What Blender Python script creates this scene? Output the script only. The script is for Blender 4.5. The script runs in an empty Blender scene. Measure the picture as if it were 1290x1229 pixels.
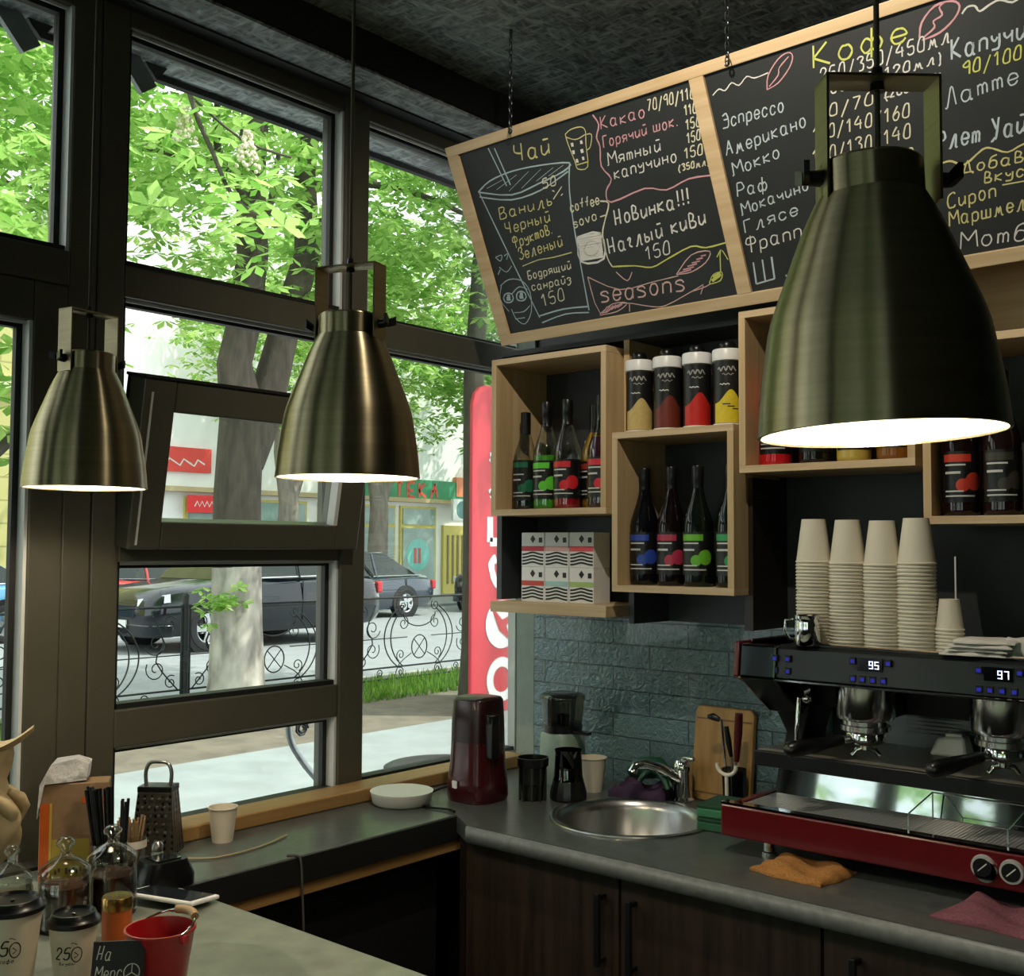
import bpy, math, random
from mathutils import Vector, Matrix
SC = bpy.context.scene
COL = SC.collection
PI = math.pi
# ------------------------------------------------------------------ camera
cd = bpy.data.cameras.new('camera'); cam = bpy.data.objects.new('camera', cd); COL.objects.link(cam)
cd.sensor_width = 36; cd.lens = 1406 / 1290 * 36; cd.clip_start = .05; cd.clip_end = 300
right = Vector((.75980, .65013, .00526)); fwd = Vector((-.64945, .75858, .05267)).normalized()
up = right.cross(fwd).normalized(); right = fwd.cross(up).normalized()
cam.matrix_world = Matrix(((right.x, up.x, -fwd.x, 0), (right.y, up.y, -fwd.y, 0), (right.z, up.z, -fwd.z, 1.55), (0, 0, 0, 1)))
SC.camera = cam
# ------------------------------------------------------------------ world, sun, exposure
SC.view_settings.view_transform = 'Standard'; SC.view_settings.look = 'None'
SC.view_settings.exposure = 0.0; SC.view_settings.gamma = 1
w = bpy.data.worlds.new('sky'); SC.world = w; w.use_nodes = True
bg = w.node_tree.nodes['Background']; bg.inputs[0].default_value = (.93, .97, 1, 1); bg.inputs[1].default_value = 3.0
sd = bpy.data.lights.new('sun', 'SUN'); sd.energy = 6; sd.angle = .01; sd.color = (1, .95, .86)
so = bpy.data.objects.new('sun', sd); COL.objects.link(so); so.rotation_euler = (math.radians(-20), math.radians(28), 0)
SC.cycles.max_bounces = 8; SC.cycles.transparent_max_bounces = 24
SC.cycles.caustics_reflective = False; SC.cycles.caustics_refractive = False

def lamp(name, kind, loc, energy, color, **k):
    l = bpy.data.lights.new(name, kind); l.energy = energy; l.color = color
    tgt = k.pop('target', None)
    for a, b in k.items(): setattr(l, a, b)
    o = bpy.data.objects.new(name, l); COL.objects.link(o); o.location = loc
    if tgt: o.rotation_euler = (Vector(tgt) - Vector(loc)).to_track_quat('-Z', 'Y').to_euler()
    return o
WARM = (1, .88, .72)
lamp('track_spot_light', 'SPOT', (-1.05, 1.38, 2.80), 44, WARM, spot_size=2.3, spot_blend=.6, shadow_soft_size=.012, target=(-1.25, 2.4, 1.6))

# ------------------------------------------------------------------ helpers
class MB:
    """collects shapes for one mesh"""
    def __init__(s): s.v = []; s.f = []; s.m = []; s.mi = 0
    def add(s, vs, fs):
        b = len(s.v); s.v += [tuple(v) for v in vs]; s.f += [tuple(b + i for i in f) for f in fs]; s.m += [s.mi] * len(fs); return s
    def mat(s, i): s.mi = i; return s
    def box(s, x0, x1, y0, y1, z0, z1, M=None):
        vs = [Vector((x, y, z)) for x in (x0, x1) for y in (y0, y1) for z in (z0, z1)]
        if M: vs = [M @ v for v in vs]
        return s.add(vs, [(0, 1, 3, 2), (4, 6, 7, 5), (0, 4, 5, 1), (2, 3, 7, 6), (0, 2, 6, 4), (1, 5, 7, 3)])
    def cbox(s, c, d, M=None, rz=0):
        T = Matrix.Translation(c) @ Matrix.Rotation(rz, 4, 'Z')
        if M: T = M @ T
        return s.box(-d[0] / 2, d[0] / 2, -d[1] / 2, d[1] / 2, -d[2] / 2, d[2] / 2, T)
    def prism(s, poly, a, b, axis='z', M=None):
        """polygon extruded along an axis"""
        n = len(poly)
        def pt(p, h): return Vector((p[0], p[1], h) if axis == 'z' else (p[0], h, p[1]) if axis == 'y' else (h, p[0], p[1]))
        vs = [pt(p, a) for p in poly] + [pt(p, b) for p in poly]
        if M: vs = [M @ v for v in vs]
        return s.add(vs, [tuple(range(n))[::-1], tuple(range(n, 2 * n))] + [(i, (i + 1) % n, n + (i + 1) % n, n + i) for i in range(n)])
    def lathe(s, prof, c=(0, 0, 0), n=24, M=None, cap0=False, cap1=False):
        vs = []; fs = []
        for r, z in prof:
            for k in range(n):
                a = 2 * PI * k / n; vs.append(Vector((r * math.cos(a), r * math.sin(a), z)))
        T = Matrix.Translation(c)
        if M: T = T @ M
        vs = [T @ v for v in vs]
        for j in range(len(prof) - 1):
            for k in range(n):
                k2 = (k + 1) % n; fs.append((j * n + k, j * n + k2, j * n + n + k2, j * n + n + k))
        if cap0: fs.append(tuple(range(n))[::-1])
        if cap1: b = (len(prof) - 1) * n; fs.append(tuple(range(b, b + n)))
        return s.add(vs, fs)
    def cyl(s, p, q, r, r2=None, n=12):
        p = Vector(p); q = Vector(q); d = q - p
        R = d.to_track_quat('Z', 'Y').to_matrix().to_4x4()
        return s.lathe([(r, 0), (r if r2 is None else r2, d.length)], p, n, R, True, True)
    def tube(s, pts, r, n=6, closed=False):
        pts = [Vector(p) for p in pts]; L = len(pts); rs = r if isinstance(r, (list, tuple)) else [r] * L
        vs = []; u = None
        for i, p in enumerate(pts):
            a = pts[i - 1] if i else (pts[-1] if closed else p); b = pts[(i + 1) % L] if (i < L - 1 or closed) else p
            t = (b - a).normalized() if (b - a).length > 1e-9 else Vector((0, 0, 1))
            if u is None: u = t.orthogonal().normalized()
            u = (u - t * u.dot(t)); u = u.normalized() if u.length > 1e-6 else t.orthogonal().normalized(); w = t.cross(u)
            for k in range(n):
                an = 2 * PI * k / n; vs.append(p + (u * math.cos(an) + w * math.sin(an)) * rs[i])
        fs = []
        for i in range(L if closed else L - 1):
            j = (i + 1) % L
            for k in range(n): k2 = (k + 1) % n; fs.append((i * n + k, i * n + k2, j * n + k2, j * n + k))
        if not closed: fs += [tuple(range(n))[::-1], tuple(range((L - 1) * n, L * n))]
        return s.add(vs, fs)
    def loft(s, rings, cap=True, closed=True):
        n = len(rings[0]); vs = [p for r in rings for p in r]; fs = []
        for i in range(len(rings) - 1):
            for k in range(n if closed else n - 1): k2 = (k + 1) % n; fs.append((i * n + k, i * n + k2, i * n + n + k2, i * n + n + k))
        if cap: fs += [tuple(range(n))[::-1], tuple(range((len(rings) - 1) * n, len(rings) * n))]
        return s.add(vs, fs)
    def sphere(s, c, r, n=16, sz=1, z0=-1, z1=1):
        a0 = math.asin(z0); a1 = math.asin(z1)
        return s.lathe([(max(1e-4, r * math.cos(a0 + (a1 - a0) * i / 8)), r * sz * math.sin(a0 + (a1 - a0) * i / 8)) for i in range(9)], c, n, None, True, True)

def origin(o):
    v = Vector((0, 0, 0))
    while o: v += o.location; o = o.parent
    return v
def build(name, mb, mats, parent=None, smooth=40, bevel=0, local=False, seg=2):
    me = bpy.data.meshes.new(name)
    off = origin(parent) if (parent and not local) else Vector((0, 0, 0))
    me.from_pydata([tuple(Vector(v) - off) for v in mb.v], [], mb.f)
    if not isinstance(mats, (list, tuple)): mats = [mats]
    for m in mats: me.materials.append(m)
    if len(mats) > 1: me.polygons.foreach_set('material_index', mb.m)
    if smooth:
        me.polygons.foreach_set('use_smooth', [True] * len(me.polygons)); me.set_sharp_from_angle(angle=math.radians(smooth))
    me.update()
    o = bpy.data.objects.new(name, me); COL.objects.link(o)
    if parent: o.parent = parent
    if bevel:
        b = o.modifiers.new('bevel', 'BEVEL'); b.width = bevel; b.segments = seg; b.limit_method = 'ANGLE'; b.angle_limit = math.radians(50)
    return o
def tag(o, label, cat, group=None, kind=None):
    if label: o['label'] = label
    if cat: o['category'] = cat
    if group: o['group'] = group
    if kind: o['kind'] = kind
    return o
def thing(name, loc, label, cat, group=None, rz=0):
    o = bpy.data.objects.new(name, None); o.empty_display_size = .05; COL.objects.link(o); o.location = loc; o.rotation_euler = (0, 0, rz)
    return tag(o, label, cat, group)
def struct(name, mb, m, parent=None, **k):
    o = build(name, mb, m, parent, **k); o['kind'] = 'structure'; return o
def dup(root, loc, label=None, rz=None, group=None, swap=None):
    def cp(o, par):
        c = o.copy(); COL.objects.link(c); c.parent = par
        if swap and o.type == 'MESH' and o.name.split('.')[0] in swap:
            c.data = o.data.copy(); c.data.materials[0] = swap[o.name.split('.')[0]]
        for ch in list(o.children): cp(ch, c)
        return c
    r = cp(root, None); r.location = loc
    if rz is not None: r.rotation_euler = (0, 0, rz)
    if label: r['label'] = label
    if group: r['group'] = group
    return r

# ------------------------------------------------------------------ materials
def lin(h):
    h = h.lstrip('#'); c = [int(h[i:i + 2], 16) / 255 for i in (0, 2, 4)]
    return tuple(x / 12.92 if x <= .04045 else ((x + .055) / 1.055) ** 2.4 for x in c) + (1,)
class NT:
    def __init__(s, name):
        s.m = bpy.data.materials.new(name); s.m.use_nodes = True; s.t = s.m.node_tree; s.p = s.t.nodes['Principled BSDF']; s.out = s.t.nodes['Material Output']
    def n(s, typ, **k):
        x = s.t.nodes.new(typ)
        for a, b in k.items():
            if a in x.inputs.keys(): x.inputs[a].default_value = b
            else: setattr(x, a, b)
        return x
    def l(s, a, b): s.t.links.new(a, b)
    def coord(s, scale=(1, 1, 1), kind='Object', rot=(0, 0, 0)):
        c = s.n('ShaderNodeTexCoord'); mp = s.n('ShaderNodeMapping'); mp.inputs['Scale'].default_value = scale; mp.inputs['Rotation'].default_value = rot
        s.l(c.outputs[kind], mp.inputs[0]); return mp.outputs[0]
    def ramp(s, fac, stops):
        r = s.n('ShaderNodeValToRGB'); e = r.color_ramp.elements
        while len(e) < len(stops): e.new(.5)
        for q, (p, c) in zip(e, stops): q.position = p; q.color = c
        s.l(fac, r.inputs[0]); return r.outputs[0]
    def bump(s, h, strength=.3, dist=.002):
        b = s.n('ShaderNodeBump'); b.inputs['Strength'].default_value = strength; b.inputs['Distance'].default_value = dist
        s.l(h, b.inputs['Height']); s.l(b.outputs[0], s.p.inputs['Normal']); return b
    def set(s, **k):
        for a, b in k.items(): s.p.inputs[a.replace('_', ' ')].default_value = b
        return s
def shade(c, f): return tuple(min(1, x * f) for x in c[:3]) + (1,)
def M(name, col, rough=.5, metal=0, var=.12, scale=30, bump=0, stretch=(1, 1, 1), spec=.5, coat=0, dist=.001, emit=None, es=0):
    t = NT(name); c = lin(col)
    nz = t.n('ShaderNodeTexNoise'); nz.inputs['Scale'].default_value = scale; nz.inputs['Detail'].default_value = 4
    t.l(t.coord(stretch), nz.inputs['Vector'])
    t.l(t.ramp(nz.outputs['Fac'], [(.3, shade(c, 1 - var)), (.7, shade(c, 1 + var))]), t.p.inputs['Base Color'])
    t.set(Roughness=rough, Metallic=metal); t.p.inputs['Specular IOR Level'].default_value = spec; t.p.inputs['Coat Weight'].default_value = coat
    if bump: t.bump(nz.outputs['Fac'], bump, dist)
    if emit: t.p.inputs['Emission Color'].default_value = lin(emit); t.p.inputs['Emission Strength'].default_value = es
    return t.m
def glassm(name, tint='#ffffff', ref=.06, rough=.02):
    """thin clear glass: tinted see-through with a fresnel gloss"""
    t = NT(name); t.t.nodes.remove(t.p)
    tr = t.n('ShaderNodeBsdfTransparent'); tr.inputs[0].default_value = lin(tint)
    gl = t.n('ShaderNodeBsdfGlossy'); gl.inputs['Roughness'].default_value = rough
    lw = t.n('ShaderNodeLayerWeight'); lw.inputs['Blend'].default_value = .25
    mth = t.n('ShaderNodeMath', operation='MULTIPLY_ADD'); mth.inputs[1].default_value = .5; mth.inputs[2].default_value = ref
    mx = t.n('ShaderNodeMixShader'); t.l(lw.outputs['Fresnel'], mth.inputs[0]); t.l(mth.outputs[0], mx.inputs[0])
    t.l(tr.outputs[0], mx.inputs[1]); t.l(gl.outputs[0], mx.inputs[2]); t.l(mx.outputs[0], t.out.inputs[0]); return t.m
def osb(name, base, lo, hi, rough=.45, sc=1):
    t = NT(name); v = t.coord((6 * sc, 22 * sc, 22 * sc), rot=(0, 0, .6)); v2 = t.coord((22 * sc, 6 * sc, 20 * sc), rot=(0, 0, .25))
    n1 = t.n('ShaderNodeTexNoise'); n1.inputs['Scale'].default_value = 2.2; n1.inputs['Detail'].default_value = 5; n1.inputs['Distortion'].default_value = 1.2; t.l(v, n1.inputs['Vector'])
    n2 = t.n('ShaderNodeTexNoise'); n2.inputs['Scale'].default_value = 2.2; n2.inputs['Detail'].default_value = 5; n2.inputs['Distortion'].default_value = 1.5; t.l(v2, n2.inputs['Vector'])
    mx = t.n('ShaderNodeMath', operation='MAXIMUM'); t.l(n1.outputs['Fac'], mx.inputs[0]); t.l(n2.outputs['Fac'], mx.inputs[1])
    t.l(t.ramp(mx.outputs[0], [(.42, lin(lo)), (.56, lin(base)), (.72, lin(hi))]), t.p.inputs['Base Color'])
    t.set(Roughness=rough); t.bump(mx.outputs[0], .5, .004); return t.m
def wood(name, lo, hi, axis='z', rough=.45, scale=1):
    st = {'x': (1.5, 30, 30), 'y': (30, 1.5, 30), 'z': (30, 30, 1.5)}[axis]
    t = NT(name); nz = t.n('ShaderNodeTexNoise'); nz.inputs['Scale'].default_value = 1.6 * scale; nz.inputs['Detail'].default_value = 6; nz.inputs['Distortion'].default_value = .4
    t.l(t.coord(st), nz.inputs['Vector'])
    t.l(t.ramp(nz.outputs['Fac'], [(.3, lin(lo)), (.7, lin(hi))]), t.p.inputs['Base Color']); t.set(Roughness=rough); t.bump(nz.outputs['Fac'], .15, .001); return t.m

m_frame = M('olive_grey_aluminium', '#4b493d', .38, .0, .06, 12)
m_frame_edge = M('white_seal_and_highlight', '#c9cbc6', .35, 0, .04)
m_gasket = M('black_rubber', '#101312', .6, 0, .1)
m_glass = glassm('window_glass', '#f4f8f5', .03)
m_osb = osb('black_painted_osb', '#7a817d', '#3b403e', '#aab2ae', .5)
m_soffit = osb('grey_osb_soffit', '#8b9092', '#4f5456', '#c3c8ca', .5, .8)
m_black = M('matt_black_paint', '#131514', .6, 0, .15, 10)
m_char = M('charcoal_panel', '#2b2e2f', .5, 0, .12, 6)
m_dkcab = M('dark_graphite_laminate', '#33373a', .45, 0, .1, 8)
m_dkbrown = wood('dark_brown_laminate', '#1c1512', '#2a201a', 'z', .4)
m_oakx = wood('pale_oak_x', '#c2a67c', '#d8c09a', 'x'); m_oakz = wood('pale_oak_z', '#bfa274', '#d3ba90', 'z'); m_oaky = wood('pale_oak_y', '#b4915f', '#c8a877', 'y')
m_chalk = M('chalkboard', '#25292a', .55, 0, .22, 5)
m_work = M('grey_stone_worktop', '#4f5451', .28, 0, .22, 45)
m_workedge = M('grey_worktop_edge', '#6a6e6c', .4, 0, .2, 60)
m_bar = M('grey_green_bar_top', '#7b8074', .35, 0, .2, 22)
m_sill = wood('oak_sill', '#8c6b3d', '#a5824f', 'y')
m_cabdoor = wood('dark_walnut_door', '#241c15', '#40342a', 'z', .5)
m_chrome = M('chrome', '#d9dadb', .06, 1, .02)
m_steel = M('brushed_steel', '#b4b6b5', .28, 1, .08, 60, stretch=(1, 20, 20))
m_blackpl = M('black_plastic', '#0e0f10', .3, 0, .1)
m_dkmetal = M('dark_gunmetal', '#3a3f41', .35, .8, .08)
m_white = M('white_paper', '#e2dcca', .65, 0, .03)
m_whitepl = M('white_plastic', '#e8e8e6', .35, 0, .02)
m_red = M('deep_red_enamel', '#5d0d14', .25, 0, .06, 10, coat=.3)
m_iron = M('black_wrought_iron', '#22272a', .5, .3, .15)
# ================================================================== the setting
XW, YB = -2.25, 2.60
b = MB().box(-2.9, 3, -3.2, 2.8, -.06, 0); struct('floor', b, M('dark_floor_tile', '#2a2724', .5, 0, .2, 4), smooth=0)
b = MB().box(-2.10, 3, -3.2, 2.9, 2.86, 2.95); struct('ceiling', b, m_osb, smooth=0)
b = MB().box(-2.16, -2.09, -3.2, YB, 2.762, 2.95); struct('trim_1', b, m_black, smooth=0)          # black face of the bulkhead over the windows
b = MB().box(-2.5, -2.09, -3.2, 2.9, 2.755, 2.765); struct('trim_2', b, m_soffit, smooth=0)
# back wall and tiled splashback
bw = MB().box(-2.13, 3, YB, YB + .12, 0, 2.95); wb = struct('wall_back', bw, m_char, smooth=0)
t = NT('teal_glazed_brick_tile')
mp = t.coord((1, 1, 1)); sw = t.n('ShaderNodeSeparateXYZ'); t.l(mp, sw.inputs[0]); cb = t.n('ShaderNodeCombineXYZ'); t.l(sw.outputs['X'], cb.inputs['X']); t.l(sw.outputs['Z'], cb.inputs['Y'])
br = t.n('ShaderNodeTexBrick'); t.l(cb.outputs[0], br.inputs['Vector']); br.inputs['Scale'].default_value = 1
br.inputs['Brick Width'].default_value = .245; br.inputs['Row Height'].default_value = .064; br.inputs['Mortar Size'].default_value = .0022; br.inputs['Mortar Smooth'].default_value = .3
br.inputs['Color1'].default_value = lin('#6b868b'); br.inputs['Color2'].default_value = lin('#60797f'); br.inputs['Mortar'].default_value = lin('#43555a')
t.l(br.outputs['Color'], t.p.inputs['Base Color'])
nz = t.n('ShaderNodeTexNoise'); nz.inputs['Scale'].default_value = 48; nz.inputs['Detail'].default_value = 3; nz.inputs['Distortion'].default_value = 1.5; t.l(mp, nz.inputs['Vector'])
n2 = t.n('ShaderNodeMath', operation='MULTIPLY_ADD'); t.l(br.outputs['Fac'], n2.inputs[0]); n2.inputs[1].default_value = -1.2; t.l(nz.outputs['Fac'], n2.inputs[2])
t.bump(n2.outputs[0], .9, .007); t.set(Roughness=.1); t.p.inputs['Coat Weight'].default_value = .5; t.p.inputs['Coat Roughness'].default_value = .05; m_tile = t.m
struct('tile_backsplash', MB().box(-2.125, 2.5, YB - .012, YB, .86, 1.352), m_tile, wb, smooth=0)
# solid corner return beside the last window, wall under the windows
m_corner = M('pale_grey_green_plaster', '#8f9a90', .6, 0, .08)
struct('wall_corner', MB().box(-2.195, -2.128, YB - .01, YB + .15, 0, 2.95), m_corner, smooth=0)
struct('wall_left', MB().box(-2.36, -2.2, .2, YB + .05, 0, .905).box(-2.36, -2.2, -3.2, .2, 0, .9).box(-2.36, -2.2, .02, .2, .9, 2.95).box(-2.36, -2.2, -3.2, -2.9, .9, 2.95), M('dark_wall_paint', '#3a3730', .6), smooth=0)
b = MB().box(-2.38, -2.2, -3.2, 2.65, 2.75, 2.98); struct('trim_3', b, m_black, smooth=0)
b = MB().box(2.5, 2.62, -3.2, 2.8, 0, 2.95); struct('wall_right', b, M('dark_grey_wall', '#45443e', .7), smooth=0)
b = MB().box(-2.3, -1.9, -3.2, -3.08, 0, 2.95).box(-1.9, 2.0, -3.2, -3.08, 0, .75).box(-1.9, 2.0, -3.2, -3.08, 2.5, 2.95).box(2.0, 2.6, -3.2, -3.08, 0, 2.95)
struct('wall_front', b, M('brown_front_wall', '#3d352b', .7), smooth=0)
wf = struct('window_4', MB().box(-1.9, 2, -3.17, -3.11, .75, .82).box(-1.9, 2, -3.17, -3.11, 2.44, 2.5).box(-1.9, -1.83, -3.17, -3.11, .75, 2.5).box(1.93, 2, -3.17, -3.11, .75, 2.5).box(-.6, -.53, -3.17, -3.11, .75, 2.5).box(.66, .73, -3.17, -3.11, .75, 2.5), m_frame, smooth=0)
struct('pane', MB().box(-1.83, 1.93, -3.145, -3.139, .82, 2.44), m_glass, wf, smooth=0)
# window wall: posts, rails, panes
def xbox(y0, y1, z0, z1, x0=XW - .09, x1=XW): return (x0, x1, y0, y1, z0, z1)
def seal(y0, y1, z0, z1):
    """pale seal and black gasket lining one opening, set back from the frame face"""
    a, c = MB(), MB()
    a.box(XW - .034, XW - .004, y1 - .007, y1, z0, z1).box(XW - .022, XW - .016, y0, y1 - .007, z1 - .007, z1)
    c.box(XW - .05, XW - .008, y0, y1, z0, z0 + .012).box(XW - .05, XW - .034, y1 - .02, y1, z0, z1).box(XW - .05, XW - .03, y0, y1 - .02, z1 - .014, z1).box(XW - .05, XW - .008, y0, y0 + .008, z0, z1)
    return a, c
def pane(par, y0, y1, z0, z1):
    a, c = seal(y0, y1, z0, z1)
    struct('seal', a, m_frame_edge, par, smooth=0); struct('gasket', c, m_gasket, par, smooth=0)
    struct('pane', MB().box(XW - .046, XW - .041, y0, y1, z0, z1), m_glass, par, smooth=0)
# wide post between door and windows
struct('trim_4', MB().box(*xbox(1.172, 1.235, 0, 2.76, XW - .1, XW)).box(*xbox(1.238, 1.302, 0, 2.76, XW - .1, XW)), m_frame, smooth=0, bevel=.003)
# window_1: middle bay
f = MB()
for z0, z1 in ((.90, .915), (1.107, 1.19), (1.512, 1.56), (2.10, 2.172), (2.712, 2.76)): f.box(*xbox(1.302, 1.934, z0, z1))
w1 = struct('window_1', f, m_frame, smooth=0, bevel=.004)
struct('mullion', MB().box(*xbox(1.934, 2.018, .9, 2.76, XW - .095, XW + .006)), m_frame, w1, smooth=0, bevel=.004)
pane(w1, 1.302, 1.934, .915, 1.107); pane(w1, 1.302, 1.934, 1.19, 1.512); pane(w1, 1.302, 1.934, 2.172, 2.712)
a, c = seal(1.302, 1.934, 1.56, 2.10); struct('seal', a, m_frame_edge, w1, smooth=0); struct('gasket', c, m_gasket, w1, smooth=0)
# tilting sash, hinged at its foot
R = Matrix.Translation((XW + .015, 0, 1.545)) @ Matrix.Rotation(math.radians(9.5), 4, 'Y')
sb = MB(); Y0, Y1, H, FW = 1.296, 1.955, .375, .078
for bx in ((-.035, .03, Y0, Y0 + FW, 0, H), (-.035, .03, Y1 - FW, Y1, 0, H), (-.035, .03, Y0 + FW, Y1 - FW, 0, FW * .8), (-.035, .03, Y0 + FW, Y1 - FW, H - FW * .9, H)): sb.box(*bx, R)
sash = struct('tilting_sash', sb, m_frame, w1, smooth=0, bevel=.004)
struct('pane', MB().box(-.006, .0, Y0 + FW - .005, Y1 - FW + .005, FW * .7, H - FW * .8, R), m_glass, sash, smooth=0)
struct('seal', MB().box(.003, .03, Y1 - FW - .012, Y1 - FW, FW * .8, H - FW * .9, R).box(.0302, .0325, Y0 + .016, Y0 + .021, .01, H - .03, R), m_frame_edge, sash, smooth=0)  # inner seal, plus a thin white strip painting the highlight on the stile
struct('gasket', MB().box(-.045, -.036, Y0, Y1, -.012, .04, R).box(-.045, -.036, Y0, Y0 + .05, 0, H, R).box(-.045, -.036, Y1 - .05, Y1, 0, H, R).box(-.045, -.036, Y0, Y1, H - .05, H, R).box(-.045, .034, Y0 - .004, Y1 + .004, H, H + .007, R), m_gasket, sash, smooth=0)
# window_2: bay beside the shelves
f = MB()
for z0, z1 in ((.90, .925), (2.095, 2.172), (2.712, 2.76)): f.box(*xbox(2.018, 2.66, z0, z1))
f.box(*xbox(2.66, 2.73, .9, 2.76, XW - .036, XW))
w2 = struct('window_2', f, m_frame, smooth=0, bevel=.004)
struct('seal', MB().box(XW - .034, XW - .006, 2.653, 2.66, .925, 2.095).box(XW - .034, XW - .006, 2.653, 2.66, 2.172, 2.712).box(XW - .022, XW - .016, 2.018, 2.653, 2.089, 2.095).box(XW - .022, XW - .016, 2.018, 2.653, 2.706, 2.712), m_frame_edge, w2, smooth=0)
struct('gasket', MB().box(XW - .05, XW - .01, 2.018, 2.653, .925, .935).box(XW - .05, XW - .01, 2.018, 2.653, 2.172, 2.18).box(XW - .05, XW - .03, 2.018, 2.653, 2.083, 2.095).box(XW - .05, XW - .03, 2.018, 2.653, 2.70, 2.712), m_gasket, w2, smooth=0)
for z0, z1 in ((.925, 2.095), (2.172, 2.712)): struct('pane', MB().box(XW - .034, XW - .029, 2.018, 2.66, z0, z1), m_glass, w2, smooth=0)
# door_1 with transom window_3 above
f = MB(); f.box(*xbox(.2, .28, 0, 2.1)).box(*xbox(1.098, 1.172, 0, 2.1)).box(*xbox(.28, 1.098, 0, .25)).box(*xbox(.28, 1.098, 2.015, 2.1))
d1 = struct('door_1', f, m_frame, smooth=0, bevel=.004); pane(d1, .28, 1.098, .25, 2.015)
f = MB(); f.box(*xbox(.2, 1.172, 2.1, 2.175, XW - .1, XW + .004)).box(*xbox(.2, .28, 2.175, 2.76)).box(*xbox(.28, 1.172, 2.712, 2.76))
w3 = struct('window_3', f, m_frame, smooth=0, bevel=.004); pane(w3, .28, 1.172, 2.175, 2.712)
f = MB()
for y0, y1 in ((.0, .03), (-1.02, -.95), (-1.98, -1.91), (-2.91, -2.88)): f.box(*xbox(y0, y1, .9, 2.76))
f.box(*xbox(-2.9, .0, .9, .96)).box(*xbox(-2.9, 0, 2.1, 2.17)).box(*xbox(-2.9, 0, 2.7, 2.76))
w5 = struct('window_5', f, m_frame, smooth=0)
struct('pane', MB().box(XW - .046, XW - .041, -2.88, 0, .96, 2.7), m_glass, w5, smooth=0)
# eave outside
e = MB().box(-2.53, -2.36, -1, 4, 2.762, 2.80); struct('trim_5', e, m_soffit, smooth=0)
struct('trim_6', MB().box(-2.545, -2.525, -1, 4, 2.745, 2.86), m_black, smooth=0)
for k, yy in enumerate((1.16, 1.46)):
    o = thing('awning_bracket', (-2.5, yy, 2.76), ('grey folded metal bracket under the eave above the door', 'grey folded metal bracket under the eave at the middle window')[k], 'bracket', 'metal brackets under the eave')
    mb = MB().prism([(-.09, .02), (-.02, .02), (.04, -.055), (-.0, -.085)], -.008, .008, 'x', Matrix.Translation((-2.47, yy, 2.752)))
    build('plate', mb, M('grey_sheet_metal', '#8b9294', .4, .3), o, 0)
    build('arm', MB().prism([(.0, .02), (.085, .02), (.045, -.035), (.02, -.01)], -.025, .005, 'x', Matrix.Translation((-2.475, yy, 2.752))), m_black, o, 0)
# ledge worktop, sill, back worktop, cabinets, bar
b = MB().box(-2.205, -1.885, 1.237, 1.998, .872, .9)
wl = tag(build('window_worktop', b, m_work, bevel=.003), 'grey stone-look worktop running under the windows', 'worktop')
build('front_edge', MB().box(-1.888, -1.882, 1.2, 2.02, .842, .897), m_black, wl, 0)
build('oak_batten', MB().box(-1.93, -1.889, 1.2, 2.02, .815, .842), m_sill, wl, 0)
b = MB().box(-2.24, -2.15, 1.31, 2.585, .9, .934); struct('trim_7', b, m_sill, bevel=.004)
# back worktop with a round hole for the sink
cx, cy, rr = -1.552, 2.262, .176
poly = [(-2.125, 2.585), (-2.20, 2.585), (-2.20, 2.0), (-1.884, 2.0), (-1.80, 1.945), (1.5, 1.945), (1.5, 2.585)]
def ray_poly(a):
    d = Vector((math.cos(a), math.sin(a))); best = 9
    for i in range(len(poly)):
        p = Vector(poly[i]) - Vector((cx, cy)); q = Vector(poly[(i + 1) % len(poly)]) - Vector((cx, cy)); e = q - p; den = d.x * e.y - d.y * e.x
        if abs(den) < 1e-9: continue
        tt = (p.x * e.y - p.y * e.x) / den; uu = (p.x * d.y - p.y * d.x) / den
        if tt > 0 and -1e-6 <= uu <= 1 + 1e-6: best = min(best, tt)
    return Vector((cx, cy)) + d * best
angs = sorted([2 * PI * k / 64 for k in range(64)] + [math.atan2(p[1] - cy, p[0] - cx) % (2 * PI) for p in poly])
mb = MB(); n = len(angs); vs = []
for z in (.9, .86):
    for a in angs: vs.append((cx + rr * math.cos(a), cy + rr * math.sin(a), z))
    for a in angs: q = ray_poly(a); vs.append((q.x, q.y, z))
fs = []
for i in range(n):
    j = (i + 1) % n
    fs += [(i, n + i, n + j, j), (2 * n + j, 3 * n + j, 3 * n + i, 2 * n + i), (n + i, 3 * n + i, 3 * n + j, n + j), (j, 2 * n + j, 2 * n + i, i)]
mb.add(vs, fs)
wk = tag(build('back_worktop', mb, m_work, None, 30), 'long grey stone-look worktop with rounded edge along the tiled wall', 'worktop')
e = []
for yy, zz in ((1.95, .9), (1.938, .896), (1.934, .88), (1.938, .862), (1.95, .858)): e.append([(x + (0 if x > -1.8 else (1.95 - yy) * .5), yy, zz) for x in (-1.802, 1.5)])
build('rounded_front_edge', MB().loft([[e[k][i] for k in range(5)] for i in (0, 1)]), m_workedge, wk, 60)
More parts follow.
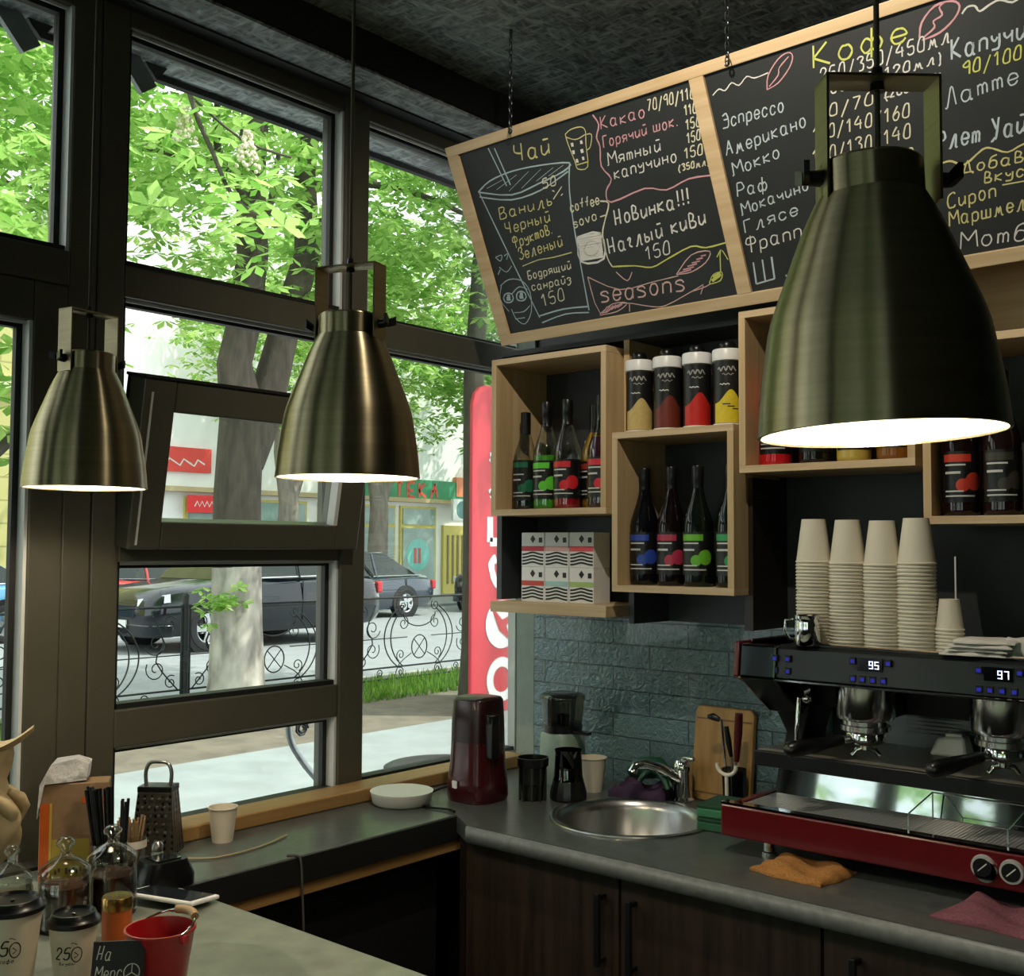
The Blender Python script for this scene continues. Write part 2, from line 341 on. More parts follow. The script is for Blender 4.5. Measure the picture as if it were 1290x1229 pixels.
def cabinet(x0, x1, label, hx):
    o = thing('base_cabinet', ((x0 + x1) / 2, 2.27, 0), label, 'cabinet', 'dark walnut base cabinets')
    if x0 < -1.36:  # open on top for the sink bowl
        build('body', MB().box(x0, x1, 1.995, 2.58, .1, .62).box(x0, x1, 1.995, 2.012, .62, .855).box(x0, x0 + .018, 2.012, 2.58, .62, .855).box(x1 - .018, x1, 2.012, 2.58, .62, .855), m_dkbrown, o, 0)
    else: build('body', MB().box(x0, x1, 1.995, 2.58, .1, .855), m_dkbrown, o, 0)
    d = build('door', MB().box(x0 + .003, x1 - .003, 1.975, 1.995, .11, .85), m_cabdoor, o, 0, .0015)
    build('plinth', MB().box(x0, x1, 2.03, 2.5, 0, .1), m_black, o, 0)
    if hx is not None:
        h = MB().cbox((hx, 1.949, .742), (.012, .01, .15))
        for s in (-1, 1): h.box(hx - .005, hx + .005, 1.945, 1.976, .742 + s * .066 - .005, .742 + s * .066 + .005)
        build('handle', h, m_dkmetal, d, 0, .001)
cabinet(-1.83, -1.385, 'dark walnut base cabinet under the sink, handle at its right', -1.425)
cabinet(-1.385, -.93, 'dark walnut base cabinet under the coffee machine, handle at its left', -1.345)
cabinet(-.93, -.4, 'dark walnut base cabinet under the pink cloth at the right edge', -.86)
o = thing('corner_cabinet', (-2.0, 2.3, 0), 'dark corner cabinet below the juicer end of the worktop', 'cabinet')
build('side_panel', MB().box(-1.862, -1.836, 1.99, 2.58, 0, .855), m_dkbrown, o, 0); build('back_panel', MB().box(-2.19, -1.865, 2.2, 2.22, 0, .855), m_black, o, 0)
so_ = thing('wall_socket', (-1.9, 2.2, .55), 'small brown wall socket in the dark corner under the worktop', 'socket')
build('plate', MB().box(-1.945, -1.895, 2.186, 2.199, .50, .55), M('brown_socket', '#7d5a3c', .5), so_, 0, .002)
build('hole', MB().cyl((-1.928, 2.1855, .525), (-1.928, 2.1845, .525), .005).cyl((-1.911, 2.1855, .525), (-1.911, 2.1845, .525), .005), m_black, so_, 0)
b = MB().box(-2.195, .8, .45, 1.235, .866, .9)
bar = tag(build('bar_counter', b, m_bar, bevel=.003), 'grey-green bar counter in the lower left foreground', 'counter')
build('front_panel', MB().box(-2.19, .8, .55, 1.15, .0, .865), m_dkbrown, bar, 0)
struct('wall_partition', MB().box(-2.19, -1.95, 1.24, 2.0, 0, .80), m_black, smooth=0)
TEXT=[('Чай', 214, 467, 330, 462, 41, 'Y'),
('Какао', 492, 480, 620, 479, 28, 'P'),
('70/90/110', 629, 488, 755, 486, 24, 'C'),
('Горячий шок.', 486, 437, 699, 439, 26, 'P'),
('110', 720, 454, 752, 454, 22, 'C'),
('150', 715, 424, 754, 423, 22, 'C'),
('Мятный', 484, 395, 640, 394, 29, 'W'),
('150', 710, 395, 746, 394, 22, 'C'),
('капучино', 495, 360, 675, 363, 29, 'W'),
('150', 695, 362, 744, 361, 23, 'C'),
('(350мл)', 672, 338, 754, 337, 14, 'C'),
('Новинка!!!', 465, 251, 681, 261, 36, 'W'),
('Наглый киви', 426, 186, 713, 208, 37, 'W'),
('150', 528, 152, 600, 155, 31, 'W'),
('coffee', 343, 309, 435, 312, 25, 'C'),
('sova', 340, 269, 416, 276, 23, 'C'),
('Ваниль', 114, 336, 296, 338, 29, 'Y'),
('Черный', 121, 295, 275, 301, 29, 'Y'),
('Фруктов.', 133, 256, 272, 269, 28, 'Y'),
('Зеленый', 142, 221, 293, 233, 29, 'Y'),
('50', 278, 382, 323, 383, 23, 'C'),
('%', 300, 350, 338, 350, 25, 'C'),
('Бодрящий', 152, 165, 300, 170, 22, 'C'),
('санрайз', 154, 134, 289, 136, 22, 'C'),
('150', 176, 86, 255, 95, 31, 'C'),
('seasons', 364, 71, 616, 60, 45, 'R'),
('Эспрессо', 806, 405, 957, 405, 30, 'B'),
('Американо', 800, 344, 1000, 362, 30, 'B'),
('Мокко', 804, 298, 927, 314, 28, 'B'),
('Раф', 805, 251, 882, 252, 29, 'B'),
('Мокачино', 804, 208, 977, 231, 26, 'B'),
('Глясе', 804, 167, 942, 183, 27, 'B'),
('Фраппе', 797, 124, 967, 133, 33, 'W'),
('Шли', 803, 45, 979, 62, 50, 'B'),
('Кофе', 1039, 472, 1241, 469, 43, 'G'),
('250/350/450мл', 1048, 439, 1318, 444, 26, 'W'),
('160(60/120мл)', 1048, 412, 1298, 412, 19, 'W'),
('(200-250)', 1174, 373, 1291, 375, 18, 'W'),
('60/70:-', 1027, 368, 1186, 369, 24, 'C'),
('110/140/160', 1007, 328, 1217, 326, 26, 'C'),
('100/130/140', 997, 282, 1212, 286, 27, 'C'),
('100/130/140', 988, 240, 1209, 238, 27, 'C'),
('Капучино', 1314, 410, 1498, 414, 36, 'B'),
('90/100/120', 1330, 377, 1514, 378, 24, 'G'),
('Латте', 1287, 325, 1429, 338, 33, 'B'),
('Флет Уайт', 1254, 248, 1447, 243, 37, 'B'),
('Добавь', 1297, 193, 1435, 189, 23, 'Y'),
('вкусы', 1337, 166, 1438, 161, 23, 'Y'),
('Сироп', 1259, 129, 1356, 134, 29, 'Y'),
('Маршмеллоу', 1253, 94, 1464, 102, 29, 'Y'),
('Мотб', 1265, 44, 1399, 40, 34, 'W')]
DRAW=[('P',3,[478,518,488,492,473,466,476,442,466,397,485,362,462,337,468,308,570,320,628,304,692,316,753,311]),
('C',3,[437,317,460,307,437,269,419,235,416,178,424,153]),
('C',3,[425,280,445,281]),
('G',3,[424,153,489,144,537,132,582,143,657,162,695,152,749,154]),
('Y',2,[144,203,202,210,251,208,313,210]),
('I',3,[66,419,113,438,193,446,290,440,377,426,352,410,268,398,173,389,66,419]),
('I',3,[66,406,168,377,270,381,366,407]),
('I',3,[69,415,113,226,154,59]),
('I',3,[376,423,355,360,338,250,319,55]),
('I',3,[151,63,238,70,318,65]),
('I',3,[157,44,242,56,317,49]),
('I',3,[139,519,165,414]),
('I',3,[159,514,178,414]),
('I',1,[98,422,163,433]),
('I',1,[129,412,206,434]),
('I',1,[168,400,247,434]),
('I',1,[210,398,287,431]),
('I',1,[262,405,325,426]),
('I',1,[304,409,357,425]),
('Y',2,[386,494,405,501,435,500,446,488,438,457,427,405,397,406,394,425,387,469,386,494]),
('Y',2,[385,488,412,475,444,480]),
('Y',2,[447,479,461,475,449,449,436,443]),
('Y',2,[396,416,431,416]),
('W',6,[399,470,398,461]),
('W',6,[427,469,426,461]),
('W',6,[397,452,396,443]),
('W',6,[422,449,422,440]),
('W',6,[401,430,400,421]),
('W',6,[420,431,420,423]),
('W',4,[343,244,413,242,405,177,333,182,343,244]),
('W',6,[343,241,416,239]),
('W',6,[342,235,414,233]),
('W',6,[341,229,413,227]),
('W',6,[340,223,412,221]),
('W',6,[338,217,411,215]),
('W',6,[337,211,410,209]),
('W',6,[336,204,409,203]),
('W',6,[335,198,408,196]),
('W',6,[333,192,406,190]),
('W',6,[332,186,405,184]),
('C',2,[352,209,369,225,392,224,399,207,382,191,359,194,352,209]),
('I',2,[51,164,86,176,127,166,145,132,131,79,98,49,73,67,66,96]),
('I',2,[56,167,37,128,55,91]),
('I',2,[80,135,113,151,139,140]),
('I',2,[71,85,106,83,132,96]),
('I',2,[69,67,104,66]),
('I',2,[62,242,85,244,75,229,62,242]),
('I',2,[92,240,107,244,97,229]),
('I',2,[65,214,85,197,108,210]),
('I',2,[53,195,66,207]),
('I',3,[84,125,75,116,61,115,51,120,50,130,59,139,72,140,82,135,83,125]),
('I',8,[64,133,74,132]),
('I',8,[59,126,73,124]),
('I',3,[129,122,120,114,107,113,96,118,96,128,104,137,117,138,127,132,128,123]),
('I',8,[109,131,119,129]),
('I',8,[105,124,118,122]),
('R',2,[342,140,351,43,425,58,509,36,551,33,628,55,666,67]),
('R',2,[342,140,428,93,526,96,605,99]),
('R',2,[431,138,457,111,477,130]),
('R',2,[446,52,441,33]),
('R',2,[665,64,653,45]),
('R',2,[600,103,652,142,703,142,686,118,641,102,600,103]),
('R',2,[628,55,671,61,686,67]),
('R',2,[350,40,395,60,440,56,404,39,349,37]),
('P',3,[607,105,643,108]),
('P',3,[358,40,378,56]),
('P',3,[621,111,652,113]),
('P',3,[368,42,388,56]),
('P',3,[635,117,662,119]),
('P',3,[378,44,397,56]),
('P',3,[649,123,672,124]),
('P',3,[388,46,406,56]),
('P',3,[663,129,681,130]),
('P',3,[398,48,415,55]),
('P',3,[677,135,691,135]),
('P',3,[407,49,425,55]),
('G',2,[683,68,698,86,722,88,713,69,682,65]),
('G',2,[719,89,732,140,745,114]),
('G',2,[732,140,718,125]),
('G',7,[691,72,716,82]),
('G',7,[696,79,718,85]),
('W',2,[799,479,817,488,831,481,850,493,866,483,888,496,905,488,938,490]),
('P',2,[928,458,937,485,967,511,991,517,999,507,987,487,956,464,927,457]),
('P',2,[934,462,959,479,965,493,990,509]),
('P',3,[1261,468,1270,494,1299,516,1332,515,1344,502,1331,483,1300,466,1265,462]),
('P',3,[1268,466,1292,478,1292,490,1310,496,1307,511,1318,517]),
('W',3,[1346,487,1357,496,1371,494,1378,482,1397,488,1416,491,1437,480,1460,486,1481,478,1507,484]),
('Y',3,[1246,217,1267,222,1282,221,1305,209,1343,230,1361,228,1388,214,1421,223,1471,223]),
('Y',2,[1369,154,1436,152])]
def smooth_line(p):
    if len(p) < 3: return p
    o = []
    for i in range(len(p) - 1):
        p0 = p[max(0, i - 1)]; p1 = p[i]; p2 = p[i + 1]; p3 = p[min(len(p) - 1, i + 2)]
        for k in range(3):
            u = k / 3; o.append(tuple(.5 * (2 * b + (c - a) * u + (2 * a - 5 * b + 4 * c - d) * u * u + (3 * b - a - 3 * c + d) * u ** 3) for a, b, c, d in zip(p0, p1, p2, p3)))
    return o + [p[-1]]
def ribbon(mb, p, wd, T, z=0.0):
    L = len(p)
    if L < 2: return
    vs = []
    for i in range(L):
        a = p[max(0, i - 1)]; b_ = p[min(L - 1, i + 1)]; dx, dy = b_[0] - a[0], b_[1] - a[1]; l = math.hypot(dx, dy) or 1; k = wd / 2 * (.8 + .4 * random.random())
        vs += [T @ Vector((p[i][0] - dy / l * k, p[i][1] + dx / l * k, z)), T @ Vector((p[i][0] + dy / l * k, p[i][1] - dx / l * k, z))]
    mb.add(vs, [(2 * i, 2 * i + 1, 2 * i + 3, 2 * i + 2) for i in range(L - 1)])
# ================================================================== shelves on the back wall
def crate(x0, x1, z0, z1, label, y0=2.35, y1=2.585, th=.017):
    o = thing('oak_box_shelf', ((x0 + x1) / 2, 2.47, z0), label, 'shelf', 'open oak box shelves on the back wall')
    build('bottom_board', MB().box(x0, x1, y0, y1, z0, z0 + th), m_oakx, o, 0, .001); build('top_board', MB().box(x0, x1, y0, y1, z1 - th, z1), m_oakx, o, 0, .001)
    build('side_board', MB().box(x0, x0 + th, y0, y1, z0 + th, z1 - th), m_oakz, o, 0, .0005); build('side_board', MB().box(x1 - th, x1, y0, y1, z0 + th, z1 - th), m_oakz, o, 0, .0005)
    build('back_panel', MB().box(x0 + th, x1 - th, y1 - .008, y1, z0 + th, z1 - th), m_dkcab, o, 0)
crate(-2.09, -1.692, 1.637, 2.078, 'oak box shelf nearest the window, upper left, holding five syrup bottles')
crate(-1.673, -1.320, 1.437, 1.846, 'lowest oak box shelf, four dark syrup bottles inside and four canisters on top')
crate(-1.305, -.886, 1.727, 2.112, 'oak box shelf behind the large lamp, red syrup bottle at its left end')
crate(-.870, -.450, 1.602, 1.993, 'oak box shelf cut by the right picture edge, two dark bottles inside')
o = thing('wall_cabinet', (-1.72, 2.5, 1.37), 'dark graphite open wall cabinet behind the oak box shelves', 'cabinet')
build('side_panel', MB().box(-2.128, -2.110, 2.42, 2.585, 1.40, 2.10), m_dkcab, o, 0)
build('side_panel', MB().box(-1.332, -1.308, 2.42, 2.598, 1.352, 1.72), m_dkbrown, o, 0)
build('top_panel', MB().box(-2.11, -1.31, 2.42, 2.585, 2.098, 2.112), m_dkcab, o, 0)
build('back_panel', MB().box(-2.128, -1.31, 2.586, 2.598, 1.352, 2.11), m_dkcab, o, 0)
build('divider', MB().box(-1.684, -1.667, 2.42, 2.585, 1.85, 2.098), m_oakz, o, 0)
build('stile', MB().box(-1.668, -1.652, 2.42, 2.585, 1.352, 1.436), m_dkcab, o, 0)
tag(build('oak_shelf_board', MB().box(-2.09, -1.692, 2.35, 2.59, 1.369, 1.398), m_oakx, None, 0, .001), 'short oak shelf board under the stacked tea boxes', 'shelf')
tag(build('lamplit_wall_panel', MB().box(-.85, -.2, 2.57, 2.598, 2.0, 2.25), m_oakx, None, 0), 'oak panel added as lamplit wall right of the large lamp under the menu board', 'panel')  # pale oak colour stands in for lamplight on the bare wall
# ------------------------------------------------------------------ bottles
FA = -52 * PI / 180
def arc(mb, r, a0, a1, z0, z1, n=10):
    vs = []; fs = []
    for i in range(n + 1):
        a = FA + a0 + (a1 - a0) * i / n; vs += [(r * math.cos(a), r * math.sin(a), z0), (r * math.cos(a), r * math.sin(a), z1)]
    for i in range(n): fs.append((2 * i, 2 * i + 2, 2 * i + 3, 2 * i + 1))
    return mb.add(vs, fs)
def disc(mb, r, a, z, rad, sq=1, n=16):
    vs = []; fs = []
    for j in range(5):
        for i in range(n):
            t_ = 2 * PI * i / n; k = rad * max(.02, j / 4); q = FA + a + k * math.cos(t_) / r; vs.append((r * math.cos(q), r * math.sin(q), z + k * sq * math.sin(t_)))
    for j in range(4): fs += [(j * n + i, j * n + (i + 1) % n, (j + 1) * n + (i + 1) % n, (j + 1) * n + i) for i in range(n)]
    return mb.add(vs, fs + [tuple(range(n))])
m_bglass = glassm('clear_bottle_glass', '#f5f8f5', .06); m_label = M('black_label', '#121313', .35, 0, .2)
m_whiteink = M('white_ink', '#cfd0cc', .5)
_mc = {}
def C(h, rough=.4, **k):
    key = (h, rough, tuple(k.items()))
    if key not in _mc: _mc[key] = M('paint_' + h.strip('#'), h, rough, 0, .08, **k)
    return _mc[key]
BP = [(.001, 0), (.034, 0), (.0375, .004), (.0385, .012), (.0385, .150), (.036, .165), (.029, .188), (.021, .212), (.0155, .235), (.0135, .255), (.0135, .296)]
def bottle(loc, label, syrup, accent, fill=.15, fruit=None, s=1, group='syrup bottles on the shelves', dark=False, cap=True, lt=.135):
    o = thing('syrup_bottle', loc, label, 'bottle', group)
    P = [(r * s, z * s) for r, z in BP]
    build('glass', MB().lathe(P, n=20), C(syrup, .08) if dark else m_bglass, o, 60, local=True)
    if not dark:
        q = [(max(.0005, r - .0015), z + .001) for r, z in P if z < fill * s]; rf = [p for p in P if p[1] >= fill * s][0][0] - .002
        build('syrup', MB().lathe(q + [(rf, fill * s), (.0005, fill * s)], n=18), C(syrup, .15), o, 60, local=True)
    lb = MB(); arc(lb, .0391 * s, -1.45, 1.45, .028 * s, lt * s, 16)
    L = build('label', lb, m_label, o, 60, local=True)
    a = MB(); arc(a, .0394 * s, -1.3, .2, (lt - .022) * s, (lt - .006) * s); disc(a, .0394 * s, .35, .072 * s, .019 * s); disc(a, .0394 * s, -.25, .064 * s, .014 * s)
    build('fruit_print', a, C(accent, .35), L, 60, local=True)
    k = MB()
    for zz, h, a1 in ((.105, .0035, -.1), (.088, .005, -.35), (.050, .003, -.2), (.040, .003, .4)): arc(k, .0396 * s, -1.2, a1, zz * s, (zz + h) * s)
    build('print', k, m_whiteink, L, 60, local=True)
    if cap: build('cap', MB().lathe([(.001, .301), (.0145, .301), (.0155, .298), (.0155, .262), (.0145, .26), (.0145, .235), (.0158, .232)][::-1] if s == 1 else [(.0158 * s, .232 * s), (.0155 * s, .298 * s), (.001, .301 * s)], n=16), m_blackpl, o, 50, local=True)
    return o
Z1 = 1.6545
bottle((-2.030, 2.43, Z1), 'half-empty clear syrup bottle with dark green label, leftmost in the upper left oak box', '#0c1512', '#1d6b4b', .13, cap=True, s=.93, lt=.15)
bottle((-1.953, 2.43, Z1), 'syrup bottle with bright green lime label in the upper left oak box', '#4aa82a', '#63d339', .150)
bottle((-1.876, 2.425, Z1), 'clear syrup bottle with red strawberry label in the upper left oak box', '#b01f28', '#d3262f', .095)
bottle((-1.822, 2.478, Z1), 'yellow syrup bottle behind the purple one in the upper left oak box', '#b98a1b', '#a83a33', .22, s=.96)
bottle((-1.750, 2.412, Z1), 'dark purple syrup bottle with red label at the right of the upper left oak box', '#3a0f22', '#d12a3c', .19)
Z2 = 1.4545
for x, y, sy, ac, d in ((-1.626, 2.43, '#0c0d12', '#2f4aa8', 'blue berry'), (-1.540, 2.425, '#120a0c', '#b3344f', 'raspberry red'), (-1.463, 2.425, '#0d150f', '#69b82e', 'lime green'), (-1.372, 2.43, '#0c1712', '#2f9a55', 'mint green')):
    bottle((x, y, Z2), 'dark syrup bottle with %s label in the lowest oak box shelf' % d, sy, ac, dark=True, group='dark syrup bottles in the lowest oak box')
Z3 = 1.7445
for x, y, sy, ac, d in ((-1.252, 2.43, '#c01a22', '#d83a86', 'bright red syrup bottle with pink label left of the large lamp'), (-1.150, 2.43, '#15120f', '#7b4a2a', 'black syrup bottle under the rim of the large lamp'), (-1.056, 2.43, '#b7a24a', '#c8b45a', 'pale yellow syrup bottle under the rim of the large lamp'), (-.962, 2.43, '#7a4b16', '#e0a52b', 'amber syrup bottle with orange label under the rim of the large lamp')):
    bottle((x, y, Z3), d, sy, ac, dark=True, group='syrup bottles behind the large lamp')
for x, y, sy, ac, d in ((-.812, 2.41, '#1a0e0d', '#c8402d', 'black syrup bottle with red berry label in the oak box right of the lamp'), (-.728, 2.41, '#1d1011', '#3d3a33', 'black syrup bottle with grey label in the oak box right of the lamp'), (-.63, 2.42, '#16110f', '#4a3c30', 'dark syrup bottle at the right picture edge in the oak box')):
    bottle((x, y, 1.6195), d, sy, ac, dark=True, group='dark syrup bottles right of the large lamp')
o = thing('white_carton', (-1.84, 2.545, Z1), 'pale carton standing behind the strawberry bottle in the oak box', 'carton')
build('body', MB().box(-1.885, -1.80, 2.515, 2.57, Z1, Z1 + .195), m_white, o, 0, .001); build('flap', MB().box(-1.885, -1.80, 2.535, 2.55, Z1 + .195, Z1 + .203), m_white, o, 0)
# ------------------------------------------------------------------ canisters
for k, (x, col, d) in enumerate(((-1.632, '#c9b06c', 'cream yellow'), (-1.546, '#6e2c1e', 'brown chocolate'), (-1.458, '#c2261c', 'red'), (-1.372, '#d9c42e', 'bright yellow'))):
    o = thing('powder_canister', (x, 2.415, 1.846), 'black canister with white lid and %s picture on the lowest oak box' % d, 'canister', 'powder canisters on the oak box')
    r = .0345
    build('body', MB().lathe([(.001, 0), (r, 0), (r, .168), (.001, .168)], n=28), C('#1b1a19', .35), o, 50, local=True)
    build('base_ring', MB().lathe([(r + .0005, 0), (r + .0008, .001), (r + .0008, .006), (r, .007)], n=28), m_white, o, 50, local=True)
    build('lid', MB().lathe([(r, .160), (r + .003, .162), (r + .003, .186), (r + .001, .190), (.001, .190)], n=28), m_whitepl, o, 50, local=True)
    build('knob', MB().lathe([(.018, .190), (.020, .194), (.020, .204), (.016, .210), (.001, .211)], n=20), m_blackpl, o, 50, local=True)
    p = MB(); n = 14; vs = []; fs = []
    for i in range(n + 1):
        a = -1.15 + 2.3 * i / n; top = .055 + .034 * math.exp(-((a - .1) / .62) ** 2); q = FA + a
        vs += [((r + .0006) * math.cos(q), (r + .0006) * math.sin(q), .008), ((r + .0006) * math.cos(q), (r + .0006) * math.sin(q), top)]
    for i in range(n): fs.append((2 * i, 2 * i + 2, 2 * i + 3, 2 * i + 1))
    p.add(vs, fs); build('picture', p, C(col, .4, scale=90, ), o, 60, local=True)
    w_ = MB()
    for pts, wd in (([(-.85 + .12 * i, .138 + .006 * math.sin(i * 2.2) + .003 * math.sin(i * .25)) for i in range(12)], .0032), ([(-.5 + .1 * i, .126 + .002 * math.sin(i * 1.9)) for i in range(9)], .0018), ([(-.7 + .1 * i, .102 + .0015 * math.sin(i * 2.5)) for i in range(8)], .0022)):
        pp = smooth_line([(a * r, z) for a, z in pts]); f0 = len(w_.v); ribbon(w_, pp, wd, Matrix.Identity(4))
        w_.v[f0:] = [((r + .0007) * math.cos(FA + x / r), (r + .0007) * math.sin(FA + x / r), y) for x, y, z in w_.v[f0:]]; build('print', w_, m_whiteink, o, 60, local=True)
    if k == 3:
        v_ = MB()
        for i in range(3): arc(v_, r + .001, -.5 + .35 * i, .05 + .3 * i, .052 - .006 * i, .055 - .006 * i, 4)
        build('pod_print', v_, C('#2a2510', .5), o, 60, local=True)
# ------------------------------------------------------------------ tea boxes
tc = (('#b8323f', '#d8a7a4', '#e2545f'), ('#c94a3a', '#a9cfcf', '#a9c77a')); nm = (('crimson', 'pale pink', 'coral'), ('brick red', 'mint', 'light green'))
for row in (0, 1):
    for cI, x in enumerate((-1.998, -1.913, -1.827)):
        r_ = 1 - row; z = 1.398 + row * .0965
        o = thing('tea_box', (x, 2.46, z), 'small white tea box with %s band, %s row, %s of three' % (nm[r_ ^ 0][cI] if row == 0 else nm[0][cI], ('bottom', 'top')[row], ('left', 'middle', 'right')[cI]), 'box', 'tea boxes stacked under the upper left oak box')
        y0 = 2.425; c = (tc[1] if row == 0 else tc[0])[cI]
        build('carton', MB().box(x - .041, x + .041, y0, y0 + .075, z, z + .096), m_whitepl, o, 0, .001)
        f = y0 - .0006
        build('band', MB().box(x - .0405, x + .0405, f, y0, z + .044, z + .058), C(c, .5), o, 0)
        p = MB().prism([(x - .009, z + .078), (x, z + .067), (x + .009, z + .078), (x, z + .089)], f, y0, 'y'); p.box(x + .022, x + .034, f, y0, z + .068, z + .082)
        for i in range(4):
            zz = z + .005 + i * .009; xa = [x - .038 + .076 * j / 8 for j in range(9)]
            g = lambda q: .006 * math.exp(-((q - x) / .02) ** 2)
            p.prism([(q, zz + g(q)) for q in xa] + [(q, zz + .005 + g(q)) for q in xa[::-1]], f, y0, 'y')
        build('print', p, C('#171717', .5), o, 0)
# ------------------------------------------------------------------ menu board
BO = Vector((-2.045, 2.34, 2.112)); BU = Vector((1, 0, 0)); BV = Vector((0, -.23, .502)).normalized(); BU, BV = (BU + .011 * BV).normalized(), (BV - .011 * BU).normalized(); BN = BU.cross(BV)
TB = Matrix.Translation(BO) @ Matrix((BU, BV, BN)).transposed().to_4x4()
W_, H_ = 1.68, .552
mbd = thing('menu_board', BO, 'long tilted chalkboard menu with two panels in a pale oak frame', 'menu board')
fr = MB()
fr.box(0, W_, 0, .029, -.026, 0, TB).box(0, W_, H_ - .026, H_, -.026, 0, TB).box(0, .038, .029, H_ - .026, -.026, 0, TB).box(.752, .789, .029, H_ - .026, -.026, 0, TB).box(W_ - .036, W_, .029, H_ - .026, -.026, 0, TB)
build('frame', fr, m_oakx, mbd, 0, .0015)
build('chalk_panel', MB().box(.036, .754, .027, H_ - .024, -.02, -.008, TB), m_chalk, mbd, 0); build('chalk_panel', MB().box(.787, W_ - .034, .027, H_ - .024, -.02, -.008, TB), m_chalk, mbd, 0)
G = {}
for l in """а 6 4536160412324446 464252
б 5 4918050312324345361604
в 5 020828372505 2544433202
г 4 05162625132232
д 5 4536160412324446 4641301000
е 5 044445361604123243
ж 7 062402 664462 3632 2444
з 5 05163645342443311001
и 5 060312224446 4642
й 5 060312224446 4642 183848
к 5 0602 460442
л 6 021236464252
м 7 02122633465262
н 5 0602 4642 0444
о 5 2616041232443626
п 5 0602 0516364542
р 5 0600 0516364543321203
с 5 45361604123243
т 5 0602 05162522 25364542
у 5 0605142435 4642311101
ф 7 3930 35261604122233 35465664524233
х 5 0642 4602
ц 6 060312224446 464251
ч 5 0605142445 4642
ш 7 0602 3632 6662 0262
щ 8 0602 3632 6662 0262 6271
ы 7 0602 0424332202 5652
ь 4 0602 0424332202
я 5 4642 4616051444 2402
А 6 0239 3952 1545
Б 5 4909 0902 0535443202
В 6 0209 0939483605 36544202
Г 5 0209 0949
Д 7 01026261 123952
Е 5 4909 0902 0242 0535
З 5 0719394836 26365443321203
К 6 0902 4905 0552
Л 6 02123949 4952
М 8 0212 1219 1945 4579 7982
Н 6 0902 4942 0545
П 6 0209 0949 4942
Р 6 0209 0939485635 3505
С 6 584918060412324253
Т 7 0969 3932
У 6 0935 4932221101
Ф 7 3931 3818061535 3858665535
Ч 6 09063545 4942
Ш 8 0902 3932 6962 0262
Э 6 0839485653423202 1656
0 5 29180503123243483929
1 4 0729 2922
2 5 0719394702 0242
3 5 0819394826 2645433212
4 6 390555 4742
5 5 491906364543321203
6 5 39160412324445361504
7 5 0949 4912
8 5 29384726171829 26443312021426
9 5 4736160718394842
c 5 45361604123243
o 5 2616041232443626
f 5 4938232 0646
e 5 044445361604123243
s 5 4536160534433202
v 5 062246
a 5 4536160412324446 4642
n 5 0602 0516364542
. 2 0212
/ 5 0049
( 3 2917041120
) 3 0917141100
! 2 1914 1213
: 2 0605 0302
- 4 0434
% 6 0817 5902 4354""".split('\n'):
    a, wd, *st = l.split(); G[a] = (int(wd), [[(int(s[i]), int(s[i + 1])) for i in range(0, len(s) - 1, 2)] for s in st])
def write(mb, s, x0, y0, x1, y1, h, T, wd, z=0, slant=.18):
    tot = sum((G[c][0] if c in G else 3) + 1.6 for c in s) - 1.6; sx = math.hypot(x1 - x0, y1 - y0) / tot; sy = h / 7; an = math.atan2(y1 - y0, x1 - x0); ca, sa = math.cos(an), math.sin(an); x = 0
    for c in s:
        if c in G:
            g, st = G[c]; jy = random.uniform(-.3, .3)
            for q in st:
                pts = []
                for (px, py) in smooth_line(q):
                    a = (x + px) * sx + (py - 2) * sy * slant; e = (py - 2 + jy) * sy; pts.append((x0 + a * ca - e * sa, y0 + a * sa + e * ca))
                ribbon(mb, pts, wd, T, z)
            x += g + 1.6
        else: x += 4.6
random.seed(4)
TXTC = {'Y': '#cfc98a', 'P': '#cf9aa2', 'C': '#d6d3b8', 'W': '#d8d8d2', 'R': '#d5b3ae', 'B': '#b9c8cd', 'G': '#c9cf6a', 'I': '#a9c0c6'}
mbs = {k: MB() for k in TXTC}; mbl = {k: MB() for k in TXTC}
for s, x0, y0, x1, y1, h, c in TEXT:
    mb = MB(); write(mb, s, x0 / 1000, y0 / 1000, x1 / 1000, y1 / 1000, h / 1000, TB, .0029 if h < 35 else .0040, -.0072); build('chalk_lettering', mb, C(TXTC[c], .9), mbd, 0)
last = None
for c, wd, q in DRAW + [(None, 0, [])]:
    if c != last:
        if last: build('chalk_drawing', dm, C(TXTC[last], .9), mbd, 0)
        dm = MB(); last = c
    if c: ribbon(dm, smooth_line([(q[i] / 1000, q[i + 1] / 1000) for i in range(0, len(q), 2)]), wd * .0012, TB, -.0074)
for x, d in ((-1.808, 'thin chain holding the left part of the menu board'), (-1.189, 'thin chain holding the middle of the menu board near the lamp')):
    o = thing('suspension_chain', (x, 2.10, 2.86), d, 'chain', 'chains holding the menu board'); mb = MB(); z = 2.605; k = 0
    while z < 2.86:
        ring = [(math.cos(a) * .0045, 0, math.sin(a) * .011) for a in [2 * PI * i / 10 for i in range(10)]]
        if k % 2: ring = [(0, p[0], p[2]) for p in ring]
        mb.tube([Vector((x, 2.098, z)) + Vector(p) for p in ring], .0014, 5, True); z += .0165; k += 1
    build('links', mb, m_dkmetal, o, 60); build('hook', MB().tube([(x, 2.098, 2.835), (x, 2.098, 2.862)], .003), m_dkmetal, o, 60)
    build('eyelet', MB().tube([Vector((x, 2.098, 2.598)) + Vector((math.cos(a) * .006, 0, math.sin(a) * .006)) for a in [2 * PI * i / 10 for i in range(10)]], .0015, 5, True), m_dkmetal, o, 60)
